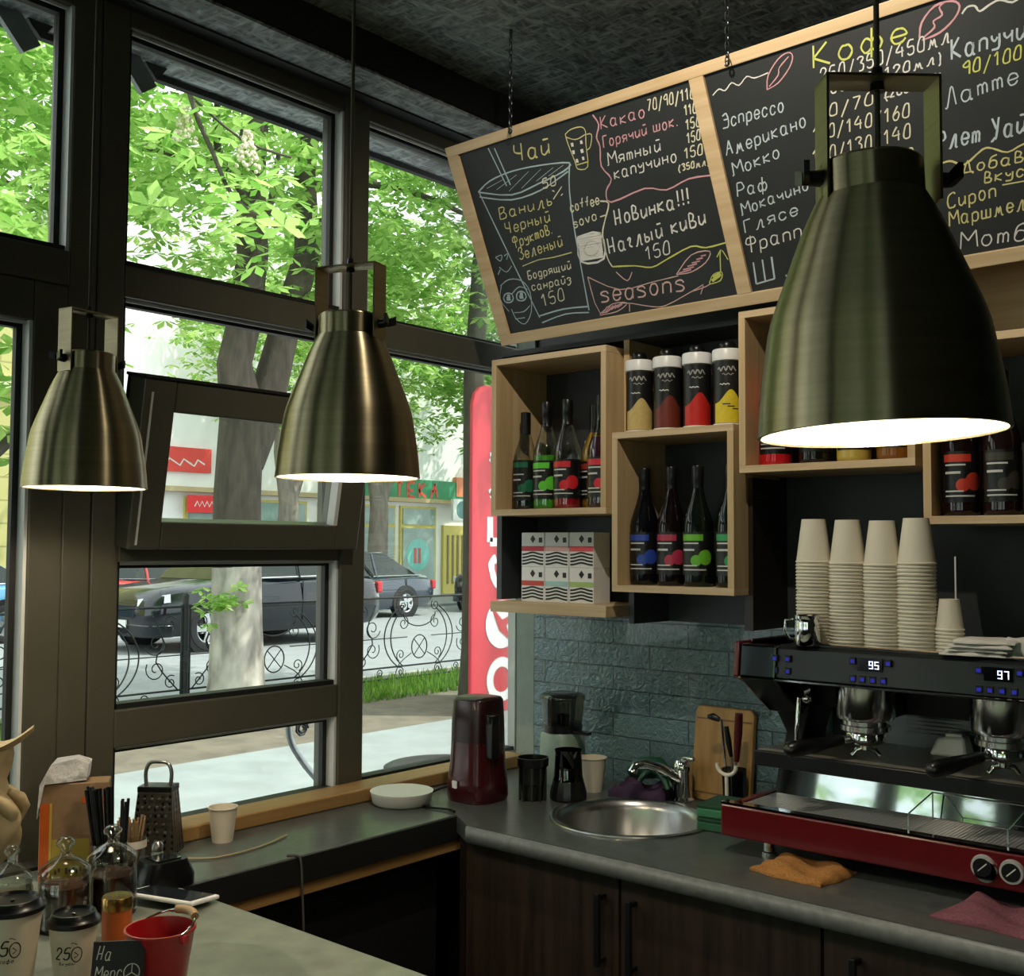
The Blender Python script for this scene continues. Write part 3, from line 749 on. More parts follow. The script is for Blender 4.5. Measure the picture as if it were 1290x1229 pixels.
# ================================================================== coffee machine
MX0, MX1 = -1.235, -.36
em = thing('espresso_machine', (-.8, 2.35, .9), 'two-group chrome and black coffee machine with dark red base trim', 'coffee machine')
build('base_tray', MB().box(MX0 + .02, MX1, 2.16, 2.56, .945, .985), m_steel, em, 0, .002)
build('front_trim', MB().box(MX0, MX1, 2.135, 2.16, .937, 1.004).box(MX0, MX0 + .02, 2.16, 2.52, .937, 1.0), m_red, em, 0, .004)
build('trim_edge', MB().box(MX0, MX1, 2.137, 2.162, 1.004, 1.008), m_chrome, em, 0)
g = MB(); g.box(MX0 + .025, MX1, 2.165, 2.335, .985, .998)
for i in range(110): x = MX0 + .03 + i * .0077; g.box(x, x + .0062, 2.172, 2.33, .998, 1.0)
build('drip_grille', g, M('satin_grille_steel', '#a3a5a4', .35, .35, .05), em, 0)
build('mirror_splashback', MB().prism([(2.332, .998), (2.336, .998), (2.356, 1.097), (2.352, 1.097)], MX0 + .03, MX1, 'x'), M('polished_mirror', '#cfd6da', .04, 1, .01), em, 0)
sh = MB().box(MX0 + .025, MX1, 2.255, 2.56, 1.098, 1.106); build('work_shelf', sh, M('champagne_steel', '#8f877a', .35, .35, .05), em, 0)
build('shelf_lip', MB().box(MX0 + .02, MX1, 2.246, 2.262, 1.072, 1.1055), m_blackpl, em, 0, .003)
gl = MB()
for p, q in (((-.84, 2.19, 1.001), (-.84, 2.31, 1.001)), ((-.80, 2.19, 1.001), (-.80, 2.31, 1.001))): gl.box(p[0], p[0] + .002, p[1], q[1], 1.0, 1.045)
wr = MB()
for x in (-.845, -.66): wr.tube([(x, 2.18, 1.001), (x, 2.18, 1.035), (x, 2.31, 1.055), (x, 2.31, 1.001)], .0018)
wr.tube([(-.845, 2.31, 1.055), (-.66, 2.31, 1.055)], .0018).tube([(-.845, 2.18, 1.035), (-.66, 2.18, 1.035)], .0012)
build('cup_rail', wr, m_steel, em, 60)
for gx in (-.965, -.62):
    ga = build('gauge', MB().cyl((gx + .28, 2.137, .966), (gx + .28, 2.126, .966), .022, .020, 28), m_chrome, em, 40)
for gx in (-.690, -.640, -.592):
    ga = build('gauge', MB().cyl((gx, 2.137, .972), (gx, 2.127, .972), .0225, .0205, 28), M('gauge_ring', '#c9cbcb', .3, .4, .02), em, 40)
    build('dial', MB().cyl((gx, 2.1268, .972), (gx, 2.1255, .972), .0165, .0165, 24), m_blackpl, ga, 40)
    build('needle', MB().box(gx - .001, gx + .001, 2.1245, 2.1253, .962, .984, Matrix.Translation((gx, 0, .972)) @ Matrix.Rotation(.8, 4, 'Y') @ Matrix.Translation((-gx, 0, -.972))), m_whiteink, ga, 0)
for x in (-1.15, -.42):
    for y in (2.19, 2.50): build('foot', MB().lathe([(.016, 0), (.016, .006), (.012, .008), (.012, .04)], (x, y, .9), 16, None, True, True), m_chrome, em, 40)
# upper body: sloping front panel, cup tray on top
def prof(f, x): return [(x, y, z) for y, z in f]
body = [(2.205, 1.272), (2.195, 1.280), (2.205, 1.333), (2.225, 1.345), (2.56, 1.345), (2.56, 1.265), (2.40, 1.255), (2.36, 1.215), (2.34, 1.215)]
build('upper_body', MB().prism([(y, z) for y, z in [(2.212, 1.270), (2.202, 1.280), (2.211, 1.331), (2.23, 1.342), (2.56, 1.342), (2.56, 1.20), (2.42, 1.19), (2.40, 1.255)]], MX0 + .012, MX1, 'x'), m_dkmetal, em, 0, .002)
build('control_panel', MB().prism([(2.201, 1.274), (2.2085, 1.2725), (2.2165, 1.334), (2.209, 1.334)], MX0 + .098, MX1, 'x'), M('graphite_panel', '#232727', .3, .3, .08), em, 0)
build('chrome_strip', MB().box(MX0 + .01, MX1, 2.195, 2.212, 1.266, 1.271), m_chrome, em, 0, .001)
build('cup_tray_rail', MB().tube([(MX0 + .16, 2.225, 1.346), (MX1, 2.225, 1.346)], .003).tube([(MX0 + .02, 2.24, 1.346), (MX0 + .02, 2.54, 1.346)], .003), m_chrome, em, 60)
side = MB().prism([(2.19, 1.27), (2.20, 1.345), (2.56, 1.345), (2.56, 1.0), (2.50, 1.0), (2.47, 1.10), (2.42, 1.17), (2.33, 1.215)], MX0, MX0 + .012, 'x')
build('side_panel', side, m_red, em, 0, .003)
sp = MB().prism([(2.192, 1.268), (2.202, 1.342), (2.40, 1.342), (2.36, 1.20), (2.33, 1.18)], MX0 + .012, MX0 + .1, 'x'); build('end_cap', sp, M('polished_black_chrome', '#52575a', .12, 1, .03), em, 0, .006)
leg = MB().loft([[(MX0 + .005, 2.36, 1.20), (MX0 + .10, 2.36, 1.20), (MX0 + .10, 2.50, 1.20), (MX0 + .005, 2.50, 1.20)], [(MX0 + .03, 2.38, 1.13), (MX0 + .075, 2.38, 1.13), (MX0 + .075, 2.50, 1.13), (MX0 + .03, 2.50, 1.13)], [(MX0 + .02, 2.34, 1.0), (MX0 + .06, 2.34, 1.0), (MX0 + .06, 2.50, 1.0), (MX0 + .02, 2.50, 1.0)]])
build('pillar', leg, m_blackpl, em, 60, .004)
bk = MB().box(MX0 + .08, MX1, 2.52, 2.535, 1.106, 1.26)
for i in range(14): bk.box(-.98, -.82, 2.512, 2.522, 1.135 + i * .0085, 1.139 + i * .0085)
for i in range(10): x = -.71 + i * .014; bk.box(x, x + .007, 2.30, 2.40, 1.215, 1.262)
build('vent_panel', bk, M('satin_dark_steel', '#6d7274', .25, .9, .05), em, 0)
m_disp = M('display_glass', '#05070c', .1); m_blue = M('blue_key_glow', '#1d1f5a', .4, emit='#2a2cff', es=.28); m_digit = M('white_digits', '#e8ecff', .4, emit='#cfd8ff', es=1.6)
SEG = {'9': 'abcdfg', '5': 'acdfg', '7': 'abc'}
def digit(mb, ch, x, z, s, y):
    q = {'a': (0, 2, 1, 2), 'b': (1, 1, 1, 2), 'c': (1, 0, 1, 1), 'd': (0, 0, 1, 0), 'e': (0, 0, 0, 1), 'f': (0, 1, 0, 2), 'g': (0, 1, 1, 1)}
    for k in SEG[ch]:
        a = q[k]; mb.box(x + a[0] * s - .0009, x + a[2] * s + .0009, y - .0006, y, z + a[1] * s - .0009, z + a[3] * s + .0009)
def panel(x, z, dx, txt):
    yy = 2.2005 + .13 * 0
    d = build('display', MB().box(x, x + .052, 2.2010, 2.2065, z + .010, z + .036), m_disp, em, 0)
    mb = MB(); digit(mb, txt[0], x + .026, z + .016, .0068, 2.2008); digit(mb, txt[1], x + .038, z + .016, .0068, 2.2008); build('digits', mb, m_digit, d, 0)
    for (bx, bz) in ((x - .016, z + .022), (x + .058, z + .022), (x - .016, z - .014), (x + .004, z - .014), (x + .026, z - .014), (x + .048, z - .014)):
        k = build('button', MB().box(bx, bx + .013, 2.1985, 2.205, bz, bz + .014), m_blackpl, em, 0, .001)
        build('key_light', MB().box(bx + .003, bx + .011, 2.1980, 2.1988, bz + .003, bz + .010), m_blue, k, 0)
panel(-.955, 1.292, 0, '95'); panel(-.705, 1.292, 0, '97')
for bx, bz in ((-1.145, 1.308), (-1.115, 1.308), (-1.145, 1.282), (-1.115, 1.282)):
    k = build('button', MB().box(bx, bx + .013, 2.1985, 2.209, bz, bz + .014), m_blackpl, em, 0, .001)
    build('key_light', MB().box(bx + .003, bx + .010, 2.1978, 2.1988, bz + .003, bz + .010), m_blue, k, 0)
m_head = M('polished_group_steel', '#d9dadb', .16, 1, .03, 40, stretch=(1, 1, .05))
for k, gx in enumerate((-.985, -.705)):
    gy = 2.31
    gh = build('group_head', MB().lathe([(.061, .090), (.061, .012), (.058, .004), (.048, .0), (.048, -.008), (.052, -.010), (.052, -.020), (.001, -.022)], (gx, gy, 1.187), 40, None, True), m_head, em, 40)
    build('head_back', MB().box(gx - .05, gx + .05, gy + .03, gy + .2, 1.19, 1.27), m_blackpl, gh, 0, .006)
    pf = build('portafilter', MB().lathe([(.038, -.020), (.041, -.024), (.041, -.038), (.034, -.046), (.012, -.052), (.012, -.060), (.001, -.061)], (gx, gy, 1.185), 28), m_chrome, em, 40)
    dx, dy = ((-.52, -.85), (-.42, -.9))[k]; L = .19
    q0 = Vector((gx, gy, 1.155)); d = Vector((dx, dy, -.12)).normalized()
    build('handle', MB().tube([q0 + d * t_ for t_ in (.055, .065, .09, .13, .17, .19, .197)], [.008, .012, .012, .0155, .0175, .015, .006], 14), m_blackpl, pf, 60)
    build('spout', MB().tube([(gx, gy, 1.128), (gx - .016, gy - .01, 1.124), (gx - .024, gy - .014, 1.112)], .006, 8).tube([(gx, gy, 1.128), (gx + .016, gy + .01, 1.124), (gx + .024, gy + .014, 1.112)], .006, 8).cyl(q0 + d * .03, q0 + d * .058, .009), m_chrome, pf, 60)
stm = MB().tube([(-1.10, 2.25, 1.262), (-1.10, 2.235, 1.23), (-1.105, 2.232, 1.16), (-1.105, 2.232, 1.118)], .0045, 8); stm.sphere((-1.10, 2.25, 1.25), .012)
build('steam_wand', stm, m_chrome, em, 60); build('wand_knob', MB().cyl((-1.085, 2.23, 1.25), (-1.085, 2.205, 1.245), .014, .012, 14).sphere((-1.075, 2.22, 1.232), .010), m_chrome, em, 60)
# cups and napkins on the machine
m_cup = M('ivory_paper_cup', '#ded6c2', .6, 0, .02)
def cup_mesh(rb, rt, h, up=True, n=28):
    P = [(rb, 0), (rt, h), (rt + .0018, h + .0008), (rt + .0018, h + .0032), (rt - .001, h + .0032), (rb - .001, .004), (.001, .004)] if up else [(.001, h - .004), (rb - .001, h - .004), (rt - .001, .001), (rt + .0018, 0), (rt + .0018, .0026), (rt, .0034), (rb, h), (rb - .0015, h), (rb - .002, h - .003), (.001, h - .003)]
    return MB().lathe(P, n=n)
cm = cup_mesh(.0255, .0375, .094, False)
proto = None; ST = ((-1.087, 2.285, 25, .0073, 'first', 0), (-1.010, 2.285, 25, .0072, 'second', 0), (-.934, 2.285, 25, .0071, 'third', 0), (-.862, 2.285, 25, .0076, 'fourth', -.022))
for x, y, n, st, od, dz in ST:
    for i in range(n):
        z = 1.3445 + i * st; lb = 'ivory paper cup within the %s tall cup stack from the left' % od
        if i == n - 1: z += dz; lb = 'topmost ivory paper cup of the %s tall stack from the left' % od
        if i == 0: lb = 'bottom ivory paper cup of the %s tall stack from the left' % od
        gp = 'stacked paper cups, %s tall stack from the left' % od
        jx, jy = random.uniform(-.0005, .0005), random.uniform(-.0005, .0005)
        if proto is None: proto = tag(build('paper_cup', cm, m_cup, None, 40), lb, 'cup', gp); proto.location = (x, y, z)
        else: dup(proto, (x + jx, y + jy, z), lb, group=gp)
sm = cup_mesh(.0195, .0268, .062, False); p2 = None
for i in range(7):
    lb = 'small ivory paper cup upside down in the short stack beside the napkins'
    if i == 6: lb = 'topmost small ivory paper cup of the short stack beside the napkins'
    z = 1.3445 + i * .0072
    if p2 is None: p2 = tag(build('paper_cup', sm, m_cup, None, 40), lb, 'cup', 'short stack of small paper cups'); p2.location = (-.798, 2.29, z)
    else: dup(p2, (-.798, 2.29, z), lb)
tag(build('plastic_stirrer', MB().box(-.8085, -.8055, 2.352, 2.354, 1.345, 1.535), m_whitepl, None, 0), 'thin white stirrer standing upright behind the short stack of small cups', 'stirrer')
m_nap = M('white_napkin', '#dcdad2', .8, 0, .03)
def slab(name, cx_, cy_, z, sx, sy, h, rz, mat, amp=.003, seed=0, nx=14, ny=10, fold=True):
    """soft folded cloth: a thick wavy sheet"""
    random.seed(seed); ph = [random.uniform(0, 6) for _ in range(6)]; rings = []
    Rz = Matrix.Translation((cx_, cy_, z)) @ Matrix.Rotation(rz, 4, 'Z')
    top = []; bot = []
    for j in range(ny + 1):
        for i in range(nx + 1):
            u = i / nx * 2 - 1; v = j / ny * 2 - 1
            ex = 1 + .05 * math.sin(3 * v + ph[0]) + .03 * math.sin(9 * v + ph[1]); ey = 1 + .06 * math.sin(3 * u + ph[2]) + .03 * math.sin(8 * u + ph[3])
            e = min(1, (1 - abs(u)) * 8) * min(1, (1 - abs(v)) * 8)
            hh = h * (.45 + .55 * math.sqrt(max(0, e))) + amp * (math.sin(5 * u + ph[4] + 2 * v) + .6 * math.sin(9 * v + ph[5] + 4 * u)) * (.4 + e)
            top.append(Rz @ Vector((u * sx / 2 * ex, v * sy / 2 * ey, max(.003, hh)))); bot.append(Rz @ Vector((u * sx / 2 * ex, v * sy / 2 * ey, 0.0005)))
    mb = MB(); N = len(top); f = []; w_ = nx + 1
    for j in range(ny):
        for i in range(nx):
            a = j * w_ + i; f += [(a, a + 1, a + w_ + 1, a + w_), (N + a, N + a + w_, N + a + w_ + 1, N + a + 1)]
    for i in range(nx): f += [(i, N + i, N + i + 1, i + 1), (ny * w_ + i, ny * w_ + i + 1, N + ny * w_ + i + 1, N + ny * w_ + i)]
    for j in range(ny): a = j * w_; c = a + nx; f += [(a, a + w_, N + a + w_, N + a), (c, N + c, N + c + w_, c + w_)]
    mb.add(top + bot, f); return build(name, mb, mat, None, 60)
for k in range(4):
    tag(slab('paper_napkin', -.735 + .004 * k, 2.275 + .004 * (k % 2), 1.3445 + k * .0078, .115, .12, .007, .05 + .05 * k, m_nap, .0004, k), 'folded white napkin in the neat pile on the right of the coffee machine' if k < 3 else 'topmost folded white napkin of the pile on the right of the coffee machine', 'napkin', 'pile of folded napkins')
tag(slab('paper_napkin', -.655, 2.33, 1.3445, .10, .10, .030, .3, m_nap, .002, 9), 'rumpled white napkin bundle behind the neat pile of napkins', 'napkin')
o = thing('milk_pitcher', (-1.075, 2.225, 1.3445), 'small shiny steel pitcher in front of the leftmost stack of paper cups', 'pitcher')
build('body', MB().lathe([(.001, .001), (.026, 0), (.028, .004), (.027, .045), (.0255, .062), (.0265, .064), (.0245, .064), (.0245, .01), (.001, .008)], n=28), m_chrome, o, 40, local=True)
build('handle', MB().tube([(-.026, -.012, .055), (-.040, -.02, .052), (-.042, -.021, .03), (-.034, -.017, .014), (-.026, -.012, .012)], .003, 8), m_chrome, o, 60, local=True)
# cloths in front of the machine
tag(slab('cleaning_cloth', -1.035, 2.118, .9, .165, .145, .013, -.12, M('orange_terry_cloth', '#a8743a', .95, 0, .25, 200, bump=.6, dist=.003), .004, 3), 'crumpled orange-brown cleaning cloth on the worktop before the coffee machine', 'cloth')
tag(slab('cleaning_cloth', -.63, 2.085, .9, .20, .165, .012, -.1, M('dusty_pink_cloth', '#7d4a55', .95, 0, .2, 200, bump=.6, dist=.003), .005, 5), 'dusty pink cleaning cloth on the worktop at the right edge', 'cloth')
o = thing('glass_cup', (-.60, 2.42, 1.106), 'glass cup of white saucer stack at the right edge on the machine shelf', 'cup'); o['label'] = 'small dark cup on a white saucer on the machine shelf at the right edge'
build('saucer', MB().lathe([(.001, .003), (.03, .002), (.055, .010), (.056, .012), (.03, .006), (.001, .006)], n=28), m_whitepl, o, 50, local=True)
build('cup', MB().lathe([(.001, .008), (.026, .008), (.030, .03), (.031, .045), (.029, .045), (.027, .012), (.001, .012)], n=24), m_dkmetal, o, 50, local=True)
o = thing('white_jug', (-.855, 2.47, 1.106), 'small white jug behind the right group head on the machine shelf', 'jug')
build('body', MB().loft([[(-.9 + .0, 2.44, 1.1062), (-.82, 2.44, 1.1062), (-.82, 2.50, 1.1062), (-.9, 2.50, 1.1062)], [(-.885, 2.45, 1.145), (-.828, 2.45, 1.15), (-.828, 2.49, 1.15), (-.885, 2.49, 1.145)]]), m_whitepl, o, 60, .006)
build('lid', MB().box(-.87, -.835, 2.457, 2.483, 1.147, 1.154), m_whitepl, o, 0, .002)
# ================================================================== sink area
o = thing('round_sink', (cx, cy, .9), 'round stainless steel sink set in the grey worktop', 'sink')
build('bowl', MB().lathe([(.198, .0008), (.197, .004), (.186, .005), (.176, .001), (.168, -.02), (.158, -.13), (.13, -.155), (.03, -.163), (.001, -.164)], n=64), m_steel, o, 50, local=True)
build('drain', MB().lathe([(.032, -.161), (.034, -.157), (.022, -.157), (.001, -.160)], n=24), m_chrome, o, 50, local=True)
o = thing('chrome_tap', (-1.555, 2.50, .9), 'short chrome mixer tap behind the round sink', 'tap')
build('body', MB().lathe([(.030, 0), (.030, .006), (.024, .012), (.023, .075), (.026, .080), (.026, .092), (.020, .104), (.001, .108)], n=28), m_chrome, o, 40, local=True)
build('spout', MB().tube([(0, -.01, .055), (-.035, -.05, .085), (-.06, -.085, .098), (-.075, -.105, .094), (-.08, -.112, .078)], [.013, .013, .012, .013, .014], 14), m_chrome, o, 60, local=True)
build('lever', MB().tube([(0, 0, .106), (.02, -.02, .112), (.05, -.03, .116)], [.008, .006, .005], 8), m_chrome, o, 60, local=True)
o = thing('cutting_board', (-1.47, 2.57, .9), 'pale wooden cutting board leaning against the teal tiles beside the machine', 'cutting board')
RB = Matrix.Translation((-1.47, 2.545, .9005)) @ Matrix.Rotation(math.radians(-7), 4, 'X')
build('board', MB().prism([(-.085, 0), (.085, 0), (.085, .225), (.075, .24), (-.075, .24), (-.085, .225)], -.009, .009, 'y', RB), wood('bamboo_board', '#94703c', '#b38d54', 'z'), o, 0, .003)
for z_ in (.018, .205): build('inlay', MB().box(-.08, .08, -.0098, -.0088, z_, z_ + .004, RB), C('#6e5128'), o, 0)
o = thing('utensil_cup', (-1.41, 2.505, .9), 'clear cup holding spoons and a red-handled knife before the cutting board', 'utensil cup')
build('cup', MB().lathe([(.001, 0), (.026, 0), (.031, .10), (.0295, .10), (.025, .004), (.001, .004)], n=24), glassm('grey_plastic_glass', '#9fa6a8', .08), o, 50, local=True)
def tool(nm, label, cat, pts, r, mat, parts=()):
    t_ = thing(nm, pts[0], label, cat); build('handle', MB().tube(pts, r, 8), mat, t_, 60)
    for pn, pp, pr, pm in parts: build(pn, MB().tube(pp, pr, 8), pm, t_, 60)
tool('steel_spoon', 'steel spoon with dark tip standing in the clear utensil cup', 'spoon', [(-1.425, 2.505, .91), (-1.435, 2.50, 1.05), (-1.44, 2.497, 1.12)], .0035, m_chrome, [('bowl', [(-1.445, 2.497, 1.118), (-1.462, 2.492, 1.125), (-1.475, 2.49, 1.124)], [.006, .010, .005], m_blackpl)])
tool('kitchen_knife', 'dark red handled knife standing in the clear utensil cup', 'knife', [(-1.40, 2.50, 1.02), (-1.392, 2.495, 1.09), (-1.388, 2.492, 1.14)], [.007, .011, .010], C('#4c1216', .35), [('blade', [(-1.41, 2.505, .91), (-1.402, 2.50, 1.02)], .004, m_steel)])
tool('black_spatula', 'black handled spatula standing in the clear utensil cup', 'spatula', [(-1.415, 2.50, 1.03), (-1.42, 2.495, 1.07), (-1.424, 2.492, 1.105)], [.005, .008, .006], m_blackpl, [('shaft', [(-1.41, 2.505, .91), (-1.415, 2.50, 1.03)], .003, m_steel)])
o = thing('whisk_ring', (-1.41, 2.485, 1.0), 'white plastic ring of a tong hooked over the utensil cup', 'tongs')
build('ring', MB().tube([Vector((-1.41 + .026 * math.cos(a), 2.468, 1.012 + .022 * math.sin(a))) for a in [PI * (.95 + 1.1 * i / 12) for i in range(13)]], .005, 8), m_white, o, 60)
build('arm', MB().tube([(-1.41, 2.468, .99), (-1.409, 2.468, .93), (-1.408, 2.468, .905)], .005, 8), m_white, o, 60); o.name = 'plastic_tongs'
for k, (z, h, c, d) in enumerate(((.9, .030, '#2b5a3e', 'lower dark green sponge right of the sink'), (.9305, .030, '#3a7a55', 'upper green sponge right of the sink'))):
    o = thing('cleaning_sponge', (-1.345, 2.30, z), d, 'sponge', 'green sponges by the sink')
    build('foam', MB().cbox((-1.335, 2.33, z + h * .36), (.09, .12, h * .7), rz=.1), C(c, .9), o, 0, .004); build('scourer', MB().cbox((-1.335, 2.33, z + h * .85), (.09, .12, h * .26), rz=.1), C('#1f4530', .95), o, 0, .002)
tag(slab('dish_rag', -1.665, 2.475, .9, .15, .09, .030, .2, M('purple_rag', '#3b2740', .95, 0, .25, 120), .006, 11), 'crumpled dark purple rag beside the tap', 'rag')
o = thing('rubber_glove', (-1.665, 2.50, .93), 'crumpled dark green rubber glove lying on the purple rag', 'glove')
gm = C('#1c4a38', .45); hp = MB().tube([(-1.72, 2.51, .955), (-1.68, 2.505, .968), (-1.63, 2.50, .975), (-1.60, 2.495, .962)], [.020, .030, .028, .018], 12); build('cuff', hp, gm, o, 60)
fg = MB()
for i in range(4): y = 2.52 - i * .016; fg.tube([(-1.61, y, .966), (-1.585, y - .012, .972 - .006 * i), (-1.57, y - .02, .945 - .004 * i)], [.009, .008, .006], 8)
fg.tube([(-1.64, 2.48, .97), (-1.64, 2.452, .965), (-1.65, 2.44, .945)], [.010, .008, .006], 8); build('fingers', fg, gm, o, 60)
# ------------------------------------------------------------------ juicer corner
o = thing('juicer', (-1.965, 2.165, .9), 'tall burgundy electric juicer standing in the corner by the window', 'juicer')
mjr = M('burgundy_plastic', '#3d0d13', .22, 0, .06, 10, coat=.4)
def rrect(cx_, cy_, a, b_, z, n=28, e=3.2): return [(cx_ + a * math.copysign(abs(math.cos(t_)) ** (2 / e), math.cos(t_)), cy_ + b_ * math.copysign(abs(math.sin(t_)) ** (2 / e), math.sin(t_)), z) for t_ in [2 * PI * i / n for i in range(n)]]
build('motor_base', MB().loft([rrect(0, 0, a, b_, z) for z, a, b_ in ((0, .066, .066), (.012, .070, .070), (.05, .068, .068), (.10, .063, .063), (.15, .061, .061))]), mjr, o, 60, local=True)
build('lid', MB().loft([rrect(0, 0, a, b_, z) for z, a, b_ in ((.15, .061, .061), (.20, .060, .060), (.255, .057, .057), (.262, .052, .052))]), M('burgundy_ribbed_lid', '#240a0d', .3, 0, .1), o, 60, local=True)
build('foot', MB().loft([rrect(0, 0, a, a, z) for z, a in ((-.0, .060), (.008, .067))]), m_blackpl, o, 60, local=True)
build('clasp', MB().cbox((.065, -.02, .165), (.03, .03, .10)).cyl((.068, -.02, .20), (.068, -.02, .225), .017, .019), m_blackpl, o, 50, .003, local=True)
build('switch', MB().cbox((-.015, -.071, .045), (.018, .006, .018), rz=-.3), m_whitepl, o, 0, .001, local=True)
tag(build('power_cord', MB().tube(smooth_line([(-2.03, 2.16, .935), (-2.06, 2.09, .915), (-2.05, 2.03, .904), (-1.99, 2.0, .904), (-1.93, 2.02, .904), (-1.90, 2.01, .904)]), .0032, 6), m_blackpl, None, 60), 'thin black power cord looping beside the juicer', 'cord')
o = thing('juicer_strainer', (-1.855, 2.255, .9), 'dark plastic strainer basket next to the juicer', 'strainer')
build('basket', MB().lathe([(.001, .0), (.028, 0), (.030, .04), (.034, .042), (.036, .085), (.041, .087), (.042, .108), (.038, .108), (.034, .06), (.001, .03)], n=28), m_blackpl, o, 40, local=True)
rb = MB()
for i in range(10): a = 2 * PI * i / 10; rb.box(-.002, .002, .030, .037, .0, .085, Matrix.Rotation(a, 4, 'Z'))
build('ribs', rb, C('#23261f'), o, 0, local=True)
o = thing('coffee_grinder', (-1.925, 2.47, .9), 'pale mint grinder with a round smoky hopper against the tiles', 'grinder')
build('body', MB().loft([rrect(0, 0, a, a, z) for z, a in ((0, .055), (.01, .058), (.13, .054), (.14, .05))]), M('pale_mint_plastic', '#8fa394', .35), o, 60, local=True)
m_smoke = glassm('smoky_plastic', '#8d8d85', .08)
build('hopper', MB().lathe([(.030, .142), (.052, .150), (.060, .225), (.062, .232), (.0615, .24), (.055, .245), (.001, .246)], n=32), m_smoke, o, 50, local=True)
build('collar', MB().lathe([(.045, .138), (.054, .140), (.055, .16), (.045, .165), (.001, .165)], n=28), m_blackpl, o, 50, local=True)
build('knob', MB().lathe([(.016, .16), (.018, .185), (.001, .19)], n=14), m_blackpl, o, 50, local=True); build('slider', MB().cbox((.075, -.01, .145), (.05, .02, .008)), m_blackpl, o, 0, local=True)
o = thing('blender_jar', (-1.785, 2.315, .9), 'dark smoky blender jar with a ribbed base by the sink', 'jar')
build('jar', MB().lathe([(.040, .05), (.037, .06), (.034, .12), (.036, .128), (.033, .128), (.031, .06), (.001, .055)], n=28), glassm('dark_smoky_glass', '#30332f', .1), o, 50, local=True)
build('base', MB().lathe([(.044, 0), (.048, .004), (.048, .02), (.040, .05), (.001, .056)], n=16), m_blackpl, o, 20, local=True)
def paper_cup(loc, label, s=1, group=None):
    c = tag(build('paper_cup', cup_mesh(.0225 * s, .031 * s, .072 * s), m_cup, None, 40), label, 'cup', group); c.location = loc
paper_cup((-1.80, 2.44, .9), 'ivory paper cup standing upright behind the dark blender jar', 1.2)
paper_cup((-2.105, 1.484, .9), 'ivory paper cup standing alone on the window ledge beside the grater')
o = thing('plate_stack', (-2.07, 1.995, .9), 'round white plastic dish on the window ledge near the juicer', 'dish'); o.name = 'white_dish'
build('dish', MB().lathe([(.001, 0), (.066, 0), (.074, .006), (.078, .026), (.079, .030), (.077, .031), (.072, .024), (.001, .022)], n=40), M('white_ceramic', '#c9cac4', .35, 0, .02), o, 50, local=True)
build('rim', MB().lathe([(.074, .031), (.079, .030), (.080, .034), (.074, .034), (.001, .030)], n=40), M('white_lid', '#dadbd6', .35, 0, .02), o, 50, local=True)
# ================================================================== pendant lamps
t = NT('brushed_brass'); tg = t.n('ShaderNodeTangent', direction_type='RADIAL', axis='Z'); t.l(tg.outputs[0], t.p.inputs['Tangent'])
nz = t.n('ShaderNodeTexNoise'); nz.inputs['Scale'].default_value = 3; t.l(t.coord((1, 1, 60)), nz.inputs['Vector'])
t.l(t.ramp(nz.outputs['Fac'], [(.3, lin('#9c9274')), (.7, lin('#a89d7e'))]), t.p.inputs['Base Color']); t.set(Roughness=.38, Metallic=1, Anisotropic=1.0); t.p.inputs['Anisotropic Rotation'].default_value = .25; m_brass = t.m
m_shadein = M('white_lining_painted_glow', '#f4efe4', .5, emit='#fff3dd', es=1.2)  # white lining; the bulb's light on it is painted in as emission
m_bulb = M('lit_bulb', '#ffffff', .5, emit='#fff0d8', es=14)
m_cord = M('dark_bronze_cord', '#3c3826', .6)
LP = [(1, 0), (.992, .06), (.965, .19), (.915, .35), (.86, .49), (.69, .72), (.575, .87), (.48, .97), (.45, 1.0)]
